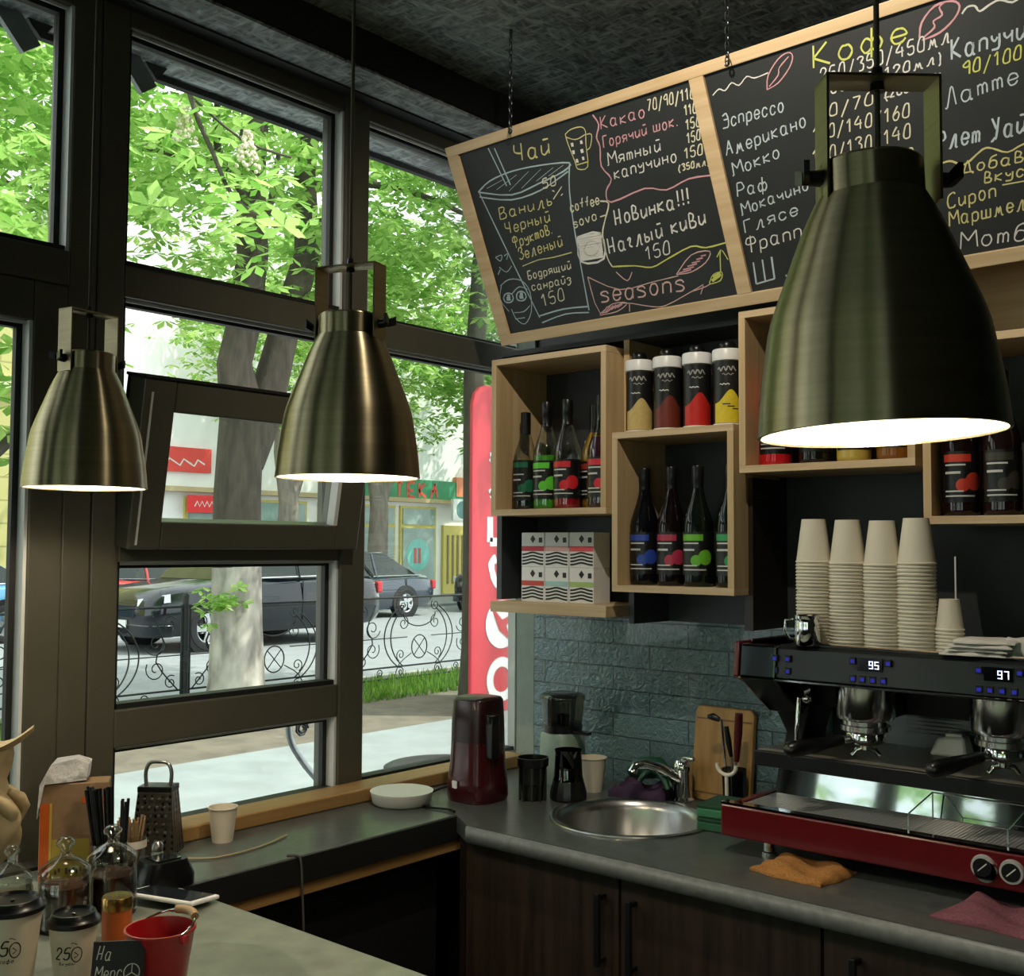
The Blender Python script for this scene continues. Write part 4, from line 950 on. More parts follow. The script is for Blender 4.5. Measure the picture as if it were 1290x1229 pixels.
def pendant(x, y, yaw, label, dz=0, tilt=0):
    o = thing('pendant_lamp', (x, y, 1.654 + dz), label, 'lamp', 'brass pendant lamps over the bar')
    r = .11; H = .217
    pr = smooth_line([(a * r, b * H) for a, b in LP])
    T = Matrix.Rotation(tilt, 4, 'Y')
    build('shade', MB().lathe(pr + [(.048, H + .001), (.048, H + .031), (.045, H + .034), (.012, H + .034), (.001, H + .034)], n=72, M=T), m_brass, o, 40, local=True)
    build('shade_lining', MB().lathe([(max(.004, a - .0022), b + .0006) for a, b in pr] + [(.004, H - .002)], n=64, M=T), m_shadein, o, 60, local=True)
    build('rim', MB().lathe([(r + .0004, 0), (r + .0004, .0022), (r - .003, .0018), (r - .003, -.0004), (r + .0004, 0)], n=72, M=T), m_brass, o, 40, local=True)
    build('bulb', MB().sphere((0, 0, .085), .034, 20).cyl((0, 0, .11), (0, 0, .17), .018, .016), m_bulb, o, 60, local=True)
    Rz = Matrix.Rotation(yaw, 4, 'Z')
    b_ = MB()
    for s in (-1, 1): b_.box(s * .0515 - .0012, s * .0515 + .0012, -.018, .018, H - .005, H + .110, Rz)
    b_.box(-.0527, .0527, -.018, .018, H + .108, H + .1105, Rz)
    build('bracket', b_, m_brass, o, 0, local=True)
    for s in (-1, 1):
        k = MB().cyl(Rz @ Vector((s * .053, 0, H + .018)), Rz @ Vector((s * .064, 0, H + .018)), .008, .007, 12)
        for q in (-1, 1): k.loft([[Rz @ Vector((s * .064, q * .002, H + .012)), Rz @ Vector((s * .064, q * .002, H + .024)), Rz @ Vector((s * .070, q * .002, H + .024)), Rz @ Vector((s * .070, q * .002, H + .012))], [Rz @ Vector((s * .068, q * .016, H + .016)), Rz @ Vector((s * .068, q * .016, H + .030)), Rz @ Vector((s * .073, q * .015, H + .030)), Rz @ Vector((s * .073, q * .015, H + .016))]])
        build('wing_nut', k, m_blackpl, o, 40, local=True)
    build('cord', MB().cyl((0, 0, H + .034), (0, 0, 2.86 - 1.654 - dz), .0028, n=8), m_cord, o, 60, local=True)
    build('cord_grip', MB().cyl((0, 0, H + .100), (0, 0, H + .122), .007, .005, 10), m_blackpl, o, 60, local=True)
    lamp('pendant_bulb_light', 'SPOT', (x, y, 1.654 + dz + .045), 7, (1, .84, .62), spot_size=2.7, spot_blend=.4, shadow_soft_size=.03, target=(x, y, .5))
pendant(-1.94, 1.052, math.radians(100), 'smallest-looking brass pendant lamp, leftmost, hanging before the wide window post')
pendant(-1.30, 1.132, math.radians(18), 'brass pendant lamp in the middle, hanging before the tilting window sash')
pendant(-.402, .985, math.radians(42), 'largest-looking brass pendant lamp, rightmost, hanging before the menu board', 0, math.radians(-2.0))
o = thing('ceiling_spotlight', (-1.05, 1.38, 2.86), 'black ceiling spotlight aimed at the back wall shelves', 'spotlight')
build('base', MB().cyl((-1.05, 1.38, 2.86), (-1.05, 1.38, 2.83), .035), m_black, o, 40)
d = (Vector((-1.25, 2.4, 1.6)) - Vector((-1.05, 1.38, 2.80))).normalized(); q = Vector((-1.05, 1.38, 2.80)) - d * .02
build('head', MB().lathe([(.001, -.10), (.038, -.10), (.042, -.02), (.042, .0)], q, 24, d.to_track_quat('Z', 'Y').to_matrix().to_4x4()), m_black, o, 40)
# ================================================================== things on the bar
m_plaster = M('pale_plaster', '#b3a17a', .8, 0, .16, 25, bump=.6, dist=.004)
o = thing('plaster_urn', (-2.035, .90, .9), 'pale plaster urn with a shell-shaped lip cut by the left picture edge', 'urn')
prf = [(.001, 0), (.045, 0), (.05, .012), (.046, .03), (.036, .045), (.034, .06), (.050, .082), (.072, .105), (.084, .14), (.085, .17), (.074, .195), (.062, .212), (.060, .24), (.064, .285), (.058, .29), (.001, .26)]
mb = MB().lathe(smooth_line(prf), n=36); random.seed(7)
def lump(v):
    a = math.atan2(v[1], v[0]); k = 1 + .10 * math.sin(5 * a + 30 * v[2]) * (v[2] > .06) + .05 * math.sin(9 * a - 60 * v[2]); return (v[0] * k, v[1] * k, v[2])
mb.v = [lump(v) for v in mb.v]; build('vessel', mb, m_plaster, o, 60, local=True)
rg = []
for i in range(9):
    u = i / 8; cx_, cz = .02 + .085 * u, .275 + .012 * u + .035 * u * u
    wv = .055 * (1 - u ** 2) + .006; rg.append([(cx_ * .62 + s * wv * .78, cx_ * .78 - s * wv * .62, cz + .012 * abs(s) * (1 - u) + th) for s, th in ((-1, 0), (-.5, -.005), (0, -.008), (.5, -.005), (1, 0), (.5, .004), (0, .002), (-.5, .004))])
build('lip', MB().loft(rg), m_plaster, o, 60, local=True)
rl = MB()
for k in range(9):
    a = 2 * PI * k / 9 + .2; rl.tube([(rr_ * math.cos(a + q), rr_ * math.sin(a + q), z) for rr_, q, z in ((.066, 0, .21), (.083, .12, .195), (.088, .28, .178), (.084, .36, .160), (.082, .28, .15))], [.006, .012, .013, .009, .004], 8)
build('relief', rl, m_plaster, o, 60, local=True)
o = thing('coffee_bag', (-2.105, 1.14, .9), 'tall kraft paper package with orange edge and pale label on the ledge', 'package')
Tm = Matrix.Translation((-2.105, 1.14, .9)) @ Matrix.Rotation(math.radians(56), 4, 'Z')
m_kraft = M('kraft_paper', '#8c7152', .75, 0, .1, 60)
build('box', MB().box(-.062, .062, -.03, .03, 0, .185, Tm), m_kraft, o, 0, .002)
build('orange_stripe', MB().box(-.0625, -.046, -.0306, -.028, 0, .148, Tm).box(.012, .055, -.0306, -.028, .146, .158, Tm), C('#c25a17', .5), o, 0)
build('label', MB().box(-.040, .028, -.0308, -.028, .0, .078, Tm), C('#a8963c', .6), o, 0); build('yellow_line', MB().box(-.045, -.041, -.0306, -.028, 0, .148, Tm), C('#c9a53c', .6), o, 0)
pk = MB(); random.seed(3)
for i in range(9): x = -.034 + .0065 * i; pk.box(x, x + .004, -.0312, -.0306, .012 + .004 * (i % 3), .020 + .004 * (i % 2), Tm)
build('print', pk, C('#3b2f1c', .6), o, 0)
build('white_side', MB().box(-.0632, -.0625, -.03, .03, 0, .15, Tm), m_white, o, 0)
o = thing('clear_plastic_bag', (-2.13, 1.12, 1.085), 'crinkled clear plastic bag lying over the top of the kraft package', 'bag')
bg_ = [[Tm @ Vector(p) for p in ((-.068, -.034, .12), (-.068, .034, .12), (-.064, .036, .185), (-.064, -.036, .185))], [Tm @ Vector(p) for p in ((-.055, -.036, .186), (-.05, .036, .186), (-.04, .03, .225), (-.045, -.03, .222))], [Tm @ Vector(p) for p in ((-.005, -.03, .188), (0, .03, .188), (.0, .028, .23), (-.0, -.028, .232))], [Tm @ Vector(p) for p in ((.02, -.026, .19), (.022, .026, .19), (.026, .022, .222), (.024, -.022, .22))]]
build('film', MB().loft(bg_), M('crinkled_film', '#c9c9c6', .25, 0, .15, 40, bump=.8, dist=.01), o, 30, local=False)
def rods(name, label, cat, n, base, top, rad, r, mat, part='straw', seed=1, group=None):
    random.seed(seed)
    for i in range(n):
        a = random.uniform(0, 6.28); q = rad * math.sqrt(random.random()); dx, dy = q * math.cos(a), q * math.sin(a)
        s = build(name, MB().tube([(base[0] + dx * .6, base[1] + dy * .6, base[2]), (top[0] + dx * 1.25, top[1] + dy * 1.25, top[2] + random.uniform(-.004, .004))], r, 6), mat, None, 60)
        tag(s, label, cat, group)
rods('drinking_straw', 'black drinking straw in the tight bundle before the kraft package', 'straw', 24, (-1.985, 1.138, .907), (-2.012, 1.135, 1.083), .020, .0032, m_blackpl, group='black straws in a bundle')
rods('drinking_straw', 'black drinking straw standing apart right of the bundle', 'straw', 4, (-1.975, 1.165, .907), (-1.985, 1.175, 1.06), .006, .003, m_blackpl, seed=2, group='loose black straws right of the bundle')
o = thing('straw_glass', (-1.983, 1.142, .9), 'clear glass holding the black drinking straws', 'glass')
build('glass', MB().lathe([(.001, 0), (.030, 0), (.034, .085), (.0325, .085), (.0285, .004), (.001, .005)], n=24), m_bglass, o, 50, local=True)
build('base', MB().lathe([(.001, .001), (.029, .001), (.029, .006), (.001, .006)], n=24), m_bglass, o, 50, local=True)
o = thing('stirrer_glass', (-2.06, 1.235, .9), 'small glass of pale wooden stirrers left of the grater', 'glass')
build('glass', MB().lathe([(.001, 0), (.027, 0), (.030, .07), (.0285, .07), (.0255, .004), (.001, .005)], n=24), m_bglass, o, 50, local=True)
build('band', MB().lathe([(.0302, .045), (.0304, .055), (.0302, .06)], n=24), m_white, o, 50, local=True)
rods('wooden_stirrer', 'pale wooden stirrer standing in the small glass left of the grater', 'stirrer', 16, (-2.06, 1.235, .907), (-2.062, 1.236, 1.0), .022, .0022, C('#a3845c', .7), seed=5, group='wooden stirrers in the small glass')
# glass jars
m_jglass = glassm('jar_glass', '#eef0ec', .07)
def jar(x, y, s, fill, col, label):
    o = thing('glass_jar', (x, y, .9), label, 'jar', 'lidded glass jars on the bar')
    r, h = .043 * s, .088 * s
    build('jar', MB().lathe([(.001, 0), (r * .95, 0), (r, .004), (r, h * .92), (r * .93, h), (r * .96, h + .004), (r * .92, h + .004), (r * .9, h * .97), (r * .95, h * .9), (r * .95, .006), (.001, .007)], n=36), m_jglass, o, 50, local=True)
    build('contents', MB().lathe([(.001, .008), (r * .93, .008), (r * .93, fill * h), (.001, fill * h + .004)], n=28), M('jar_powder_' + col[1:], col, .9, 0, .2, 120, bump=.3), o, 50, local=True)
    P = [(r * 1.0, h + .004), (r * 1.02, h + .008), (r * .95, h + .016), (r * .62, h + .028), (r * .25, h + .036), (r * .17, h + .042), (r * .2, h + .048), (r * .36, h + .053), (r * .38, h + .058), (r * .22, h + .066), (.001, h + .068)]
    build('lid', MB().lathe(P, n=36), glassm('lid_glass', '#eef0ec', .12), o, 60, local=True)
jar(-1.842, 1.068, 1.0, .8, '#3b2417', 'lidded glass jar of dark cocoa, tallest of the three on the bar')
jar(-1.832, .975, .98, .85, '#54382a', 'lidded glass jar of light brown powder between the other two jars')
jar(-1.90, .915, .82, .8, '#7c7360', 'small lidded glass jar in front of the plaster urn')
o = thing('spice_tin', (-1.689, .990, .9), 'orange spice tin with a gold lid before the glass jars', 'tin')
build('body', MB().lathe([(.001, 0), (.0235, 0), (.0235, .062), (.001, .062)], n=28), C('#b4561a', .4), o, 50, local=True)
build('lid', MB().lathe([(.0245, .060), (.0245, .078), (.023, .080), (.001, .079)], n=28), M('gold_lid', '#a8854a', .25, 1, .05), o, 50, local=True)
o = thing('red_bucket', (-1.464, .928, .9), 'small red metal bucket with a wooden grip on the bar', 'bucket')
mr = M('red_painted_metal', '#a3161c', .35, 0, .05, 10, coat=.3)
build('body', MB().lathe([(.001, .001), (.035, 0), (.0485, .090), (.051, .092), (.051, .095), (.048, .095), (.0335, .004), (.001, .004)], n=40), mr, o, 50, local=True)
ha = math.radians(60); ca, sa = math.cos(ha), math.sin(ha)
hp = [Vector((.050 * math.cos(a), .050 * math.sin(a) * .95, .092 + .016 * math.sin(a))) for a in [PI * i / 12 for i in range(13)]]
Rh = Matrix.Rotation(math.radians(-2), 4, 'Z')
build('handle', MB().tube([Rh @ p for p in hp], .0018, 6), m_chrome, o, 60, local=True)
build('grip', MB().tube([Rh @ p for p in hp[4:9]], .006, 10), C('#a88a63', .7), o, 60, local=True)
build('ear', MB().cyl((.048, .006, .086), (.054, .008, .086), .007).cyl((-.048, .006, .086), (-.054, .008, .086), .007), mr, o, 60, local=True)
# take-away cups with lettering
def wrapcup(o, items, rb, rt, h, face, mat):
    mb = MB()
    for s, x0, y0, x1, hh, wd in items: write(mb, s, x0, y0, x1, y0, hh, Matrix.Identity(4), wd)
    for ring_ in ((.0,),): pass
    vs = []
    for x, y, z in mb.v:
        r = rb + (rt - rb) * y / h + .0007; a = face + x / r; vs.append((r * math.cos(a), r * math.sin(a), y))
    mb.v = vs; return build('lettering', mb, mat, o, 0, local=True)
m_ink = C('#1d1c1b', .6)
def togo(x, y, rb, rt, h, label, txt, body):
    o = thing('takeaway_cup', (x, y, .9), label, 'cup', 'take-away cups with black lids')
    face = math.atan2(-y, -x)
    build('cup', MB().lathe([(.001, .002), (rb, 0), (rt, h), (.001, h)], n=40), body, o, 50, local=True)
    build('lid', MB().lathe([(rt + .001, h - .006), (rt + .0035, h - .005), (rt + .0035, h + .001), (rt - .001, h + .004), (rt - .004, h + .012), (rt - .006, h + .0125), (rt - .008, h + .008), (.001, h + .008)], n=40), m_blackpl, o, 40, local=True)
    build('sip_tab', MB().cbox((.0, .0, h + .0095), (.012, .006, .003), rz=face), m_blackpl, o, 0, .001, local=True)
    wrapcup(o, txt, rb, rt, h, face, m_ink)
    q = MB().tube([], .001) if False else MB()
    ringp = [(txt[0][3] + .010 + .0085 * math.cos(a), txt[0][2] + .006 + .011 * math.sin(a)) for a in [2 * PI * i / 16 for i in range(17)]]
    ribbon(q, ringp, .0018, Matrix.Identity(4)); ribbon(q, [(ringp[0][0] - .012, ringp[4][1] - .007), (ringp[0][0] - .006, ringp[4][1] - .012), (ringp[0][0] - .012, ringp[4][1] - .016)], .0016, Matrix.Identity(4)); ribbon(q, [(txt[0][1], txt[0][2] + txt[0][5] + .012), (.0, txt[0][2] + .024), (ringp[0][0] - .008, txt[0][2] + .021)], .0012, Matrix.Identity(4))
    q.v = [((rb + (rt - rb) * b / h + .0008) * math.cos(face + a / rt), (rb + (rt - rb) * b / h + .0008) * math.sin(face + a / rt), b) for a, b, c in q.v]
    build('emblem', q, m_ink, o, 0, local=True)
m_tgc = M('cream_cup_board', '#cfc4ae', .6, 0, .03)
togo(-1.609, .872, .026, .0355, .088, 'white take-away cup with black lid marked 250 beside the little sign', (('25', -.026, .040, -.004, .017, .0022), ('вкусы', -.02, .031, .004, .005, .0007)), m_tgc)
togo(-1.645, .795, .030, .0425, .118, 'taller white take-away cup with black lid cut by the left picture edge', (('35', -.03, .060, -.004, .020, .0024), ('кофе', -.016, .048, .004, .006, .0008)), m_tgc)
# little chalk sign
o = thing('chalk_sign', (-1.449, .849, .9), 'small black chalk sign reading На Мерс leaning before the red bucket', 'sign')
ys = math.radians(-61) + PI / 2
TS = Matrix.Translation((-1.449, .849, .902)) @ Matrix.Rotation(math.atan2(-.868, 1.535) + PI / 2, 4, 'Z') @ Matrix.Rotation(math.radians(-10), 4, 'X') @ Matrix.Rotation(math.radians(4), 4, 'Y')
build('board', MB().box(-.036, .034, -.003, .003, -.002, .093, TS), M('sign_black', '#1b2023', .5, 0, .15), o, 0, .001)
TW = TS @ Matrix.Translation((0, -.0036, .021)) @ Matrix.Rotation(PI / 2, 4, 'X')
sm_ = MB(); write(sm_, 'На', -.030, .048, -.011, .048, .018, TW, .0014); write(sm_, 'Мерс', -.032, .022, .005, .024, .017, TW, .0014)
ribbon(sm_, [(.018 + .0105 * math.cos(a), .030 + .0115 * math.sin(a)) for a in [2 * PI * i / 18 for i in range(19)]], .0014, TW)
for a in (90, 210, 330): ribbon(sm_, [(.018, .030), (.018 + .0105 * math.cos(math.radians(a)), .030 + .0115 * math.sin(math.radians(a)))], .0013, TW)
build('chalk_lettering', sm_, C('#c9cbc6', .9), o, 0)
# card terminal, tablet, shaker, grater, cords
o = thing('card_terminal', (-1.92, 1.22, .9), 'small black card terminal behind the spice tin', 'card terminal')
build('body', MB().loft([rrect(0, 0, a, b_, z, 20, 4) for z, a, b_ in ((0, .04, .055), (.02, .04, .055), (.05, .034, .04))]), m_blackpl, o, 60, local=True)
build('screen', MB().cbox((0, .0, .0515), (.045, .05, .002)), C('#15181c', .1), o, 0, local=True)
o = thing('tablet', (-1.765, 1.185, .9), 'white tablet with a bluish reflecting screen lying at the bar edge', 'tablet')
TT = Matrix.Translation((-1.79, 1.175, .902)) @ Matrix.Rotation(math.radians(18), 4, 'Z') @ Matrix.Rotation(math.radians(-6), 4, 'X')
build('case', MB().box(-.10, .055, -.04, .04, .008, .016, TT), m_whitepl, o, 0, .003); build('screen', MB().box(-.092, .047, -.034, .034, .0155, .0168, TT), C('#20262b', .05), o, 0)
build('stand', MB().box(-.05, .03, .0, .04, -.006, .009, TT), m_blackpl, o, 0)
o = thing('salt_shaker', (-1.965, 1.235, .9), 'small greenish glass shaker between the stirrers and the card terminal', 'shaker')
build('glass', MB().lathe([(.001, 0), (.017, 0), (.018, .02), (.013, .045), (.010, .055), (.001, .056)], n=20), C('#7e8a7a', .15), o, 50, local=True); build('cap', MB().lathe([(.011, .054), (.011, .066), (.006, .072), (.001, .072)], n=16), m_steel, o, 50, local=True)
# grater
o = thing('box_grater', (-2.138, 1.343, .9), 'dark steel box grater with wire handle standing on the window ledge', 'grater')
t = NT('perforated_steel'); vo = t.n('ShaderNodeTexVoronoi'); vo.inputs['Scale'].default_value = 95; vo.inputs['Randomness'].default_value = .15; t.l(t.coord((1, 1, .8)), vo.inputs['Vector'])
t.l(t.ramp(vo.outputs['Distance'], [(.22, lin('#15140f')), (.34, lin('#5b564a'))]), t.p.inputs['Base Color']); t.set(Roughness=.35, Metallic=.8); t.bump(vo.outputs['Distance'], .6, .003); m_grate = t.m
Gz = Matrix.Rotation(math.radians(38), 4, 'Z')
def gring(a, b_, z): return [Gz @ Vector(p) for p in ((-a, -b_, z), (a, -b_, z), (a, b_, z), (-a, b_, z))]
build('body', MB().loft([gring(.047, .036, .0), gring(.036, .024, .135)], cap=False), m_grate, o, 0, .003, local=True)
gh_ = MB()
for s in (-1, 1):  # raised holes on the wide faces
    for r_ in range(6):
        for c_ in range(4):
            z = .03 + r_ * .017; b_ = .036 - .012 * z / .135; x = -.024 + c_ * .016 + (r_ % 2) * .004; gh_.cyl(Gz @ Vector((x, s * b_, z)), Gz @ Vector((x, s * (b_ + .003), z + .001)), .0035, .002, 8)
build('teeth', gh_, m_steel, o, 40, local=True)
build('collar', MB().loft([gring(.037, .025, .128), gring(.037, .025, .140)]), m_blackpl, o, 0, .002, local=True)
build('handle', MB().tube([Gz @ Vector(p) for p in smooth_line([(-.026, 0, .138), (-.028, 0, .165), (-.02, 0, .185), (0, 0, .188), (.02, 0, .185), (.028, 0, .165), (.026, 0, .138)])], .0042, 8), m_steel, o, 60, local=True)
tag(build('pale_cord', MB().tube(smooth_line([(-2.04, 1.34, .9035), (-2.0, 1.38, .903), (-1.99, 1.44, .903), (-2.0, 1.52, .903), (-2.03, 1.60, .903)]), .0022, 6), C('#a79d78', .6), None, 60), 'thin pale cord lying on the window ledge before the grater', 'cord')
tag(build('grey_cord', MB().tube(smooth_line([(-1.90, 1.50, .9025), (-1.884, 1.515, .902), (-1.878, 1.52, .89), (-1.879, 1.525, .84), (-1.878, 1.53, .74)]), .0028, 6), C('#55564f', .6), None, 60), 'grey cord hanging over the front edge of the window ledge', 'cord')
# ================================================================== outside: ground
m_walk = M('pale_paving', '#8b9194', .8, 0, .12, 3); m_soil = M('brown_soil', '#6b6257', .95, 0, .25, 4, bump=.5, dist=.02); m_road = M('asphalt', '#85898c', .85, 0, .1, 3); m_kerb = M('kerb_stone', '#a2a19a', .8)  # soil is one brown base colour with random variation
struct('sidewalk', MB().box(-7.0, -2.36, -8, 40, -.12, 0), m_walk, smooth=0)
struct('soil_strip', MB().box(-9.75, -7.0, -8, 40, -.12, -.005), m_soil, smooth=0)
struct('kerb', MB().box(-9.9, -9.75, -8, 40, -.12, .03), m_kerb, smooth=0)
struct('road', MB().box(-20.5, -9.9, -10, 60, -.12, -.01), m_road, smooth=0)
struct('far_sidewalk', MB().box(-24.0, -20.5, -10, 60, -.12, .05), m_walk, smooth=0)
def leafmat(name, a, b, tr):
    t = NT(name); t.t.nodes.remove(t.p)
    oi = t.n('ShaderNodeNewGeometry'); rmp = t.ramp(oi.outputs['Random Per Island'], [(0, lin(a)), (1, lin(b))])
    d = t.n('ShaderNodeBsdfDiffuse'); q = t.n('ShaderNodeBsdfTranslucent'); t.l(rmp, d.inputs[0]); t.l(rmp, q.inputs[0])
    mx = t.n('ShaderNodeMixShader'); mx.inputs[0].default_value = tr; t.l(d.outputs[0], mx.inputs[1]); t.l(q.outputs[0], mx.inputs[2]); t.l(mx.outputs[0], t.out.inputs[0]); return t.m
m_leaf = leafmat('chestnut_leaf', '#76a84a', '#c0de86', .6); m_leaf2 = leafmat('far_leaf', '#6da044', '#b9d87c', .55); m_grass = leafmat('grass_blade', '#4d7a2c', '#7fa64a', .3)
g = MB(); random.seed(21)
for i in range(9000):
    x = random.uniform(-9.6, -8.35) - .0; y = random.uniform(3.5, 13); h = random.uniform(.04, .11); a = random.uniform(0, PI); c_, s_ = .012 * math.cos(a), .012 * math.sin(a); lx, ly = random.uniform(-.04, .04), random.uniform(-.04, .04)
    g.add([(x - c_, y - s_, -.005), (x + c_, y + s_, -.005), (x + lx, y + ly, h)], [(0, 1, 2)])
tag(build('grass', g, m_grass, None, 0), 'green grass strip along the foot of the iron fence', 'grass', kind='stuff')
# ------------------------------------------------------------------ trees
m_bark = M('chestnut_bark', '#4a443b', .9, 0, .35, 14, bump=.8, dist=.03, stretch=(1, 1, .25)); m_lime = M('whitewashed_bark', '#a8a39a', .9, 0, .5, 7, bump=.6, dist=.02, stretch=(1, 1, .4)); m_barkfar = M('grey_bark', '#6f695f', .9, 0, .3, 10, stretch=(1, 1, .25))
LF = [(0, 0), (.34, .5), (.26, .85), (0, 1), (-.26, .85), (-.34, .5)]
def leaf(mb, p, size, seedless=None):
    """one palmate leaf of five drooping leaflets"""
    rz = random.uniform(0, 2 * PI); tilt = random.uniform(-.5, .9); Rm = Matrix.Rotation(rz, 3, 'Z') @ Matrix.Rotation(tilt, 3, 'X')
    for k in range(5):
        a = (k - 2) * .95; l = size * (1 - .12 * abs(k - 2)); d = Vector((math.sin(a), math.cos(a), -.25)); e = Vector((math.cos(a), -math.sin(a), 0))
        vs = [p + Rm @ (d * (v * l) + e * (u * l * .75) + Vector((0, 0, -.12 * l * v * v))) for u, v in ((0, 0), (.3, .62), (0, 1), (-.3, .62))]
        mb.add(vs, [(0, 1, 2, 3)])
def crown(c, r, n, per, size, zmin, seed, spread=.5, keep=None):
    random.seed(seed); mb = MB(); k = 0
    while k < n:
        u, v, w_ = random.uniform(-1, 1), random.uniform(-1, 1), random.uniform(-1, 1)
        d = u * u + v * v + w_ * w_
        if d > 1 or d < .05: continue
        p = Vector((c[0] + u * r[0], c[1] + v * r[1], c[2] + w_ * r[2]))
        if p.z < zmin + random.uniform(-.1, .5): continue
        k += 1
        for j in range(per):
            q = p + Vector((random.gauss(0, spread), random.gauss(0, spread), random.gauss(0, spread * .45))); leaf(mb, q, size * random.uniform(.7, 1.2))
    return mb
def trunk(mb, pts, rs, n=14):
    mb.tube([Vector(p) for p in pts], rs, n)
o = thing('chestnut_tree', (-9.0, 6.47, 0), 'thick forked chestnut tree with whitewashed trunk before the dark car', 'tree')
A = [(-9.0, 6.47, -.05), (-9.0, 6.47, .15), (-9.0, 6.46, .9), (-9.0, 6.45, 1.45)]
build('whitewashed_trunk', MB().tube([(-9.0, 6.47, -.05), (-9.0, 6.47, .25), (-9.0, 6.46, .8), (-9.0, 6.45, 1.35)], [.32, .27, .245, .235], 16), m_lime, o, 60)
tb = MB(); trunk(tb, [(-9.0, 6.45, 1.34), (-9.0, 6.44, 2.0), (-9.0, 6.46, 2.45), (-9.0, 6.48, 2.85), (-9.0, 6.38, 3.3), (-9.0, 6.48, 3.7), (-9.0, 6.57, 4.4), (-9.0, 6.53, 5.2), (-9.0, 6.6, 6.2), (-9.2, 6.5, 7.5)], [.235, .228, .22, .215, .17, .165, .155, .145, .13, .08], 16)
trunk(tb, [(-9.0, 6.52, 2.35), (-9.0, 6.70, 2.8), (-9.0, 6.84, 3.25), (-9.0, 6.98, 3.75), (-9.0, 7.25, 4.55), (-9.0, 7.2, 5.4), (-8.9, 7.3, 6.5)], [.19, .2, .17, .15, .135, .11, .07], 14)
trunk(tb, [(-9.0, 7.22, 4.75), (-9.0, 7.5, 5.0), (-9.0, 7.75, 5.4), (-8.8, 8.1, 6.2)], [.09, .075, .06, .04], 10)
for p in ([(-9, 6.5, 4.4), (-8.3, 6.2, 4.5), (-7.6, 5.8, 4.9)], [(-9, 6.5, 4.9), (-8.2, 5.6, 5.0), (-7.3, 5.0, 5.3)], [(-9, 7.2, 5.3), (-8.4, 8.0, 5.3), (-7.9, 8.8, 5.0)], [(-9, 6.5, 5.2), (-8.6, 5.2, 5.0), (-8.2, 4.2, 4.6)]): trunk(tb, smooth_line(p), [.05 - .005 * i for i in range(len(smooth_line(p)))], 8)
build('trunk', tb, m_bark, o, 60)
build('foliage', crown((-9.0, 6.4, 6.2), (2.8, 3.3, 3.0), 128, 30, .165, 3.6, 11, .40), m_leaf, o, 0)
sh_ = MB(); random.seed(5)
for i in range(26): leaf(sh_, Vector((-8.75 + random.gauss(0, .05), 6.12 + random.gauss(0, .12), 1.03 + random.gauss(0, .06))), .12)
build('shoot', sh_, m_leaf, o, 0)
o = thing('street_tree', (-7.9, 8.62, 0), 'slim dark-trunked tree beside the red advertising pillar', 'tree')
tb = MB(); trunk(tb, [(-7.9, 8.63, -.05), (-7.9, 8.62, .5), (-7.9, 8.62, 1.5), (-7.9, 8.60, 3.3), (-7.9, 8.7, 4.6), (-7.7, 8.9, 6.5)], [.17, .125, .115, .11, .09, .05], 14)
for p in ([(-7.9, 8.65, 4.0), (-7.4, 8.2, 4.4), (-6.8, 7.6, 4.6)], [(-7.9, 8.7, 4.4), (-7.2, 8.9, 4.6), (-6.6, 9.2, 4.5)]): trunk(tb, smooth_line(p), [.04 - .004 * i for i in range(len(smooth_line(p)))], 8)
build('trunk', tb, m_bark, o, 60); build('foliage', crown((-7.9, 8.8, 5.6), (2.4, 2.6, 2.3), 95, 30, .15, 3.4, 12, .36), m_leaf, o, 0)
o = thing('street_tree', (-8.6, 2.4, 0), 'tree left of the door whose crown fills the upper door glass', 'tree')
tb = MB(); trunk(tb, [(-8.6, 2.4, -.05), (-8.6, 2.4, 2.0), (-8.6, 2.5, 4.0), (-8.5, 2.6, 6.5)], [.22, .18, .15, .08], 14)
trunk(tb, smooth_line([(-8.6, 2.4, 1.7), (-8.5, 3.2, 1.95), (-8.4, 3.75, 2.15), (-8.3, 4.15, 2.7)]), [.06] * 5 + [.045] * 5, 8); build('trunk', tb, m_bark, o, 60)
fo = crown((-8.6, 3.2, 5.6), (2.6, 2.8, 2.6), 92, 28, .165, 3.4, 13, .40); random.seed(31)
for i in range(60): leaf(fo, Vector((-8.3 + random.gauss(0, .2), 4.05 + random.gauss(0, .25), 2.75 + random.gauss(0, .35))), .2)
build('foliage', fo, m_leaf, o, 0)
for x, y, lb, sd_, h in ((-21.6, 16.9, 'grey-trunked tree across the street seen through the tilted sash', 14, 1), (-21.6, 19.85, 'grey-trunked tree across the street before the pharmacy front', 15, 0)):
    o = thing('street_tree', (x, y, 0), lb, 'tree', 'trees across the street'); tb = MB()
    trunk(tb, [(x, y, 0), (x, y, 1.2), (x, y + .05, 2.6), (x - .1, y - .15, 3.8), (x, y - .2, 6)], [.32, .27, .24, .16, .1], 12)
    trunk(tb, [(x, y, 2.4), (x, y + .35, 3.3), (x, y + .6, 4.6)], [.18, .15, .08], 10); build('trunk', tb, m_barkfar, o, 60)
    build('foliage', crown((x + .3, y + (.2 if h else 2.0), 7.2), (2.2, 3.4, 2.9), 80, 24, .24, 4.2 if h else 3.3, sd_, .5), m_leaf2, o, 0)
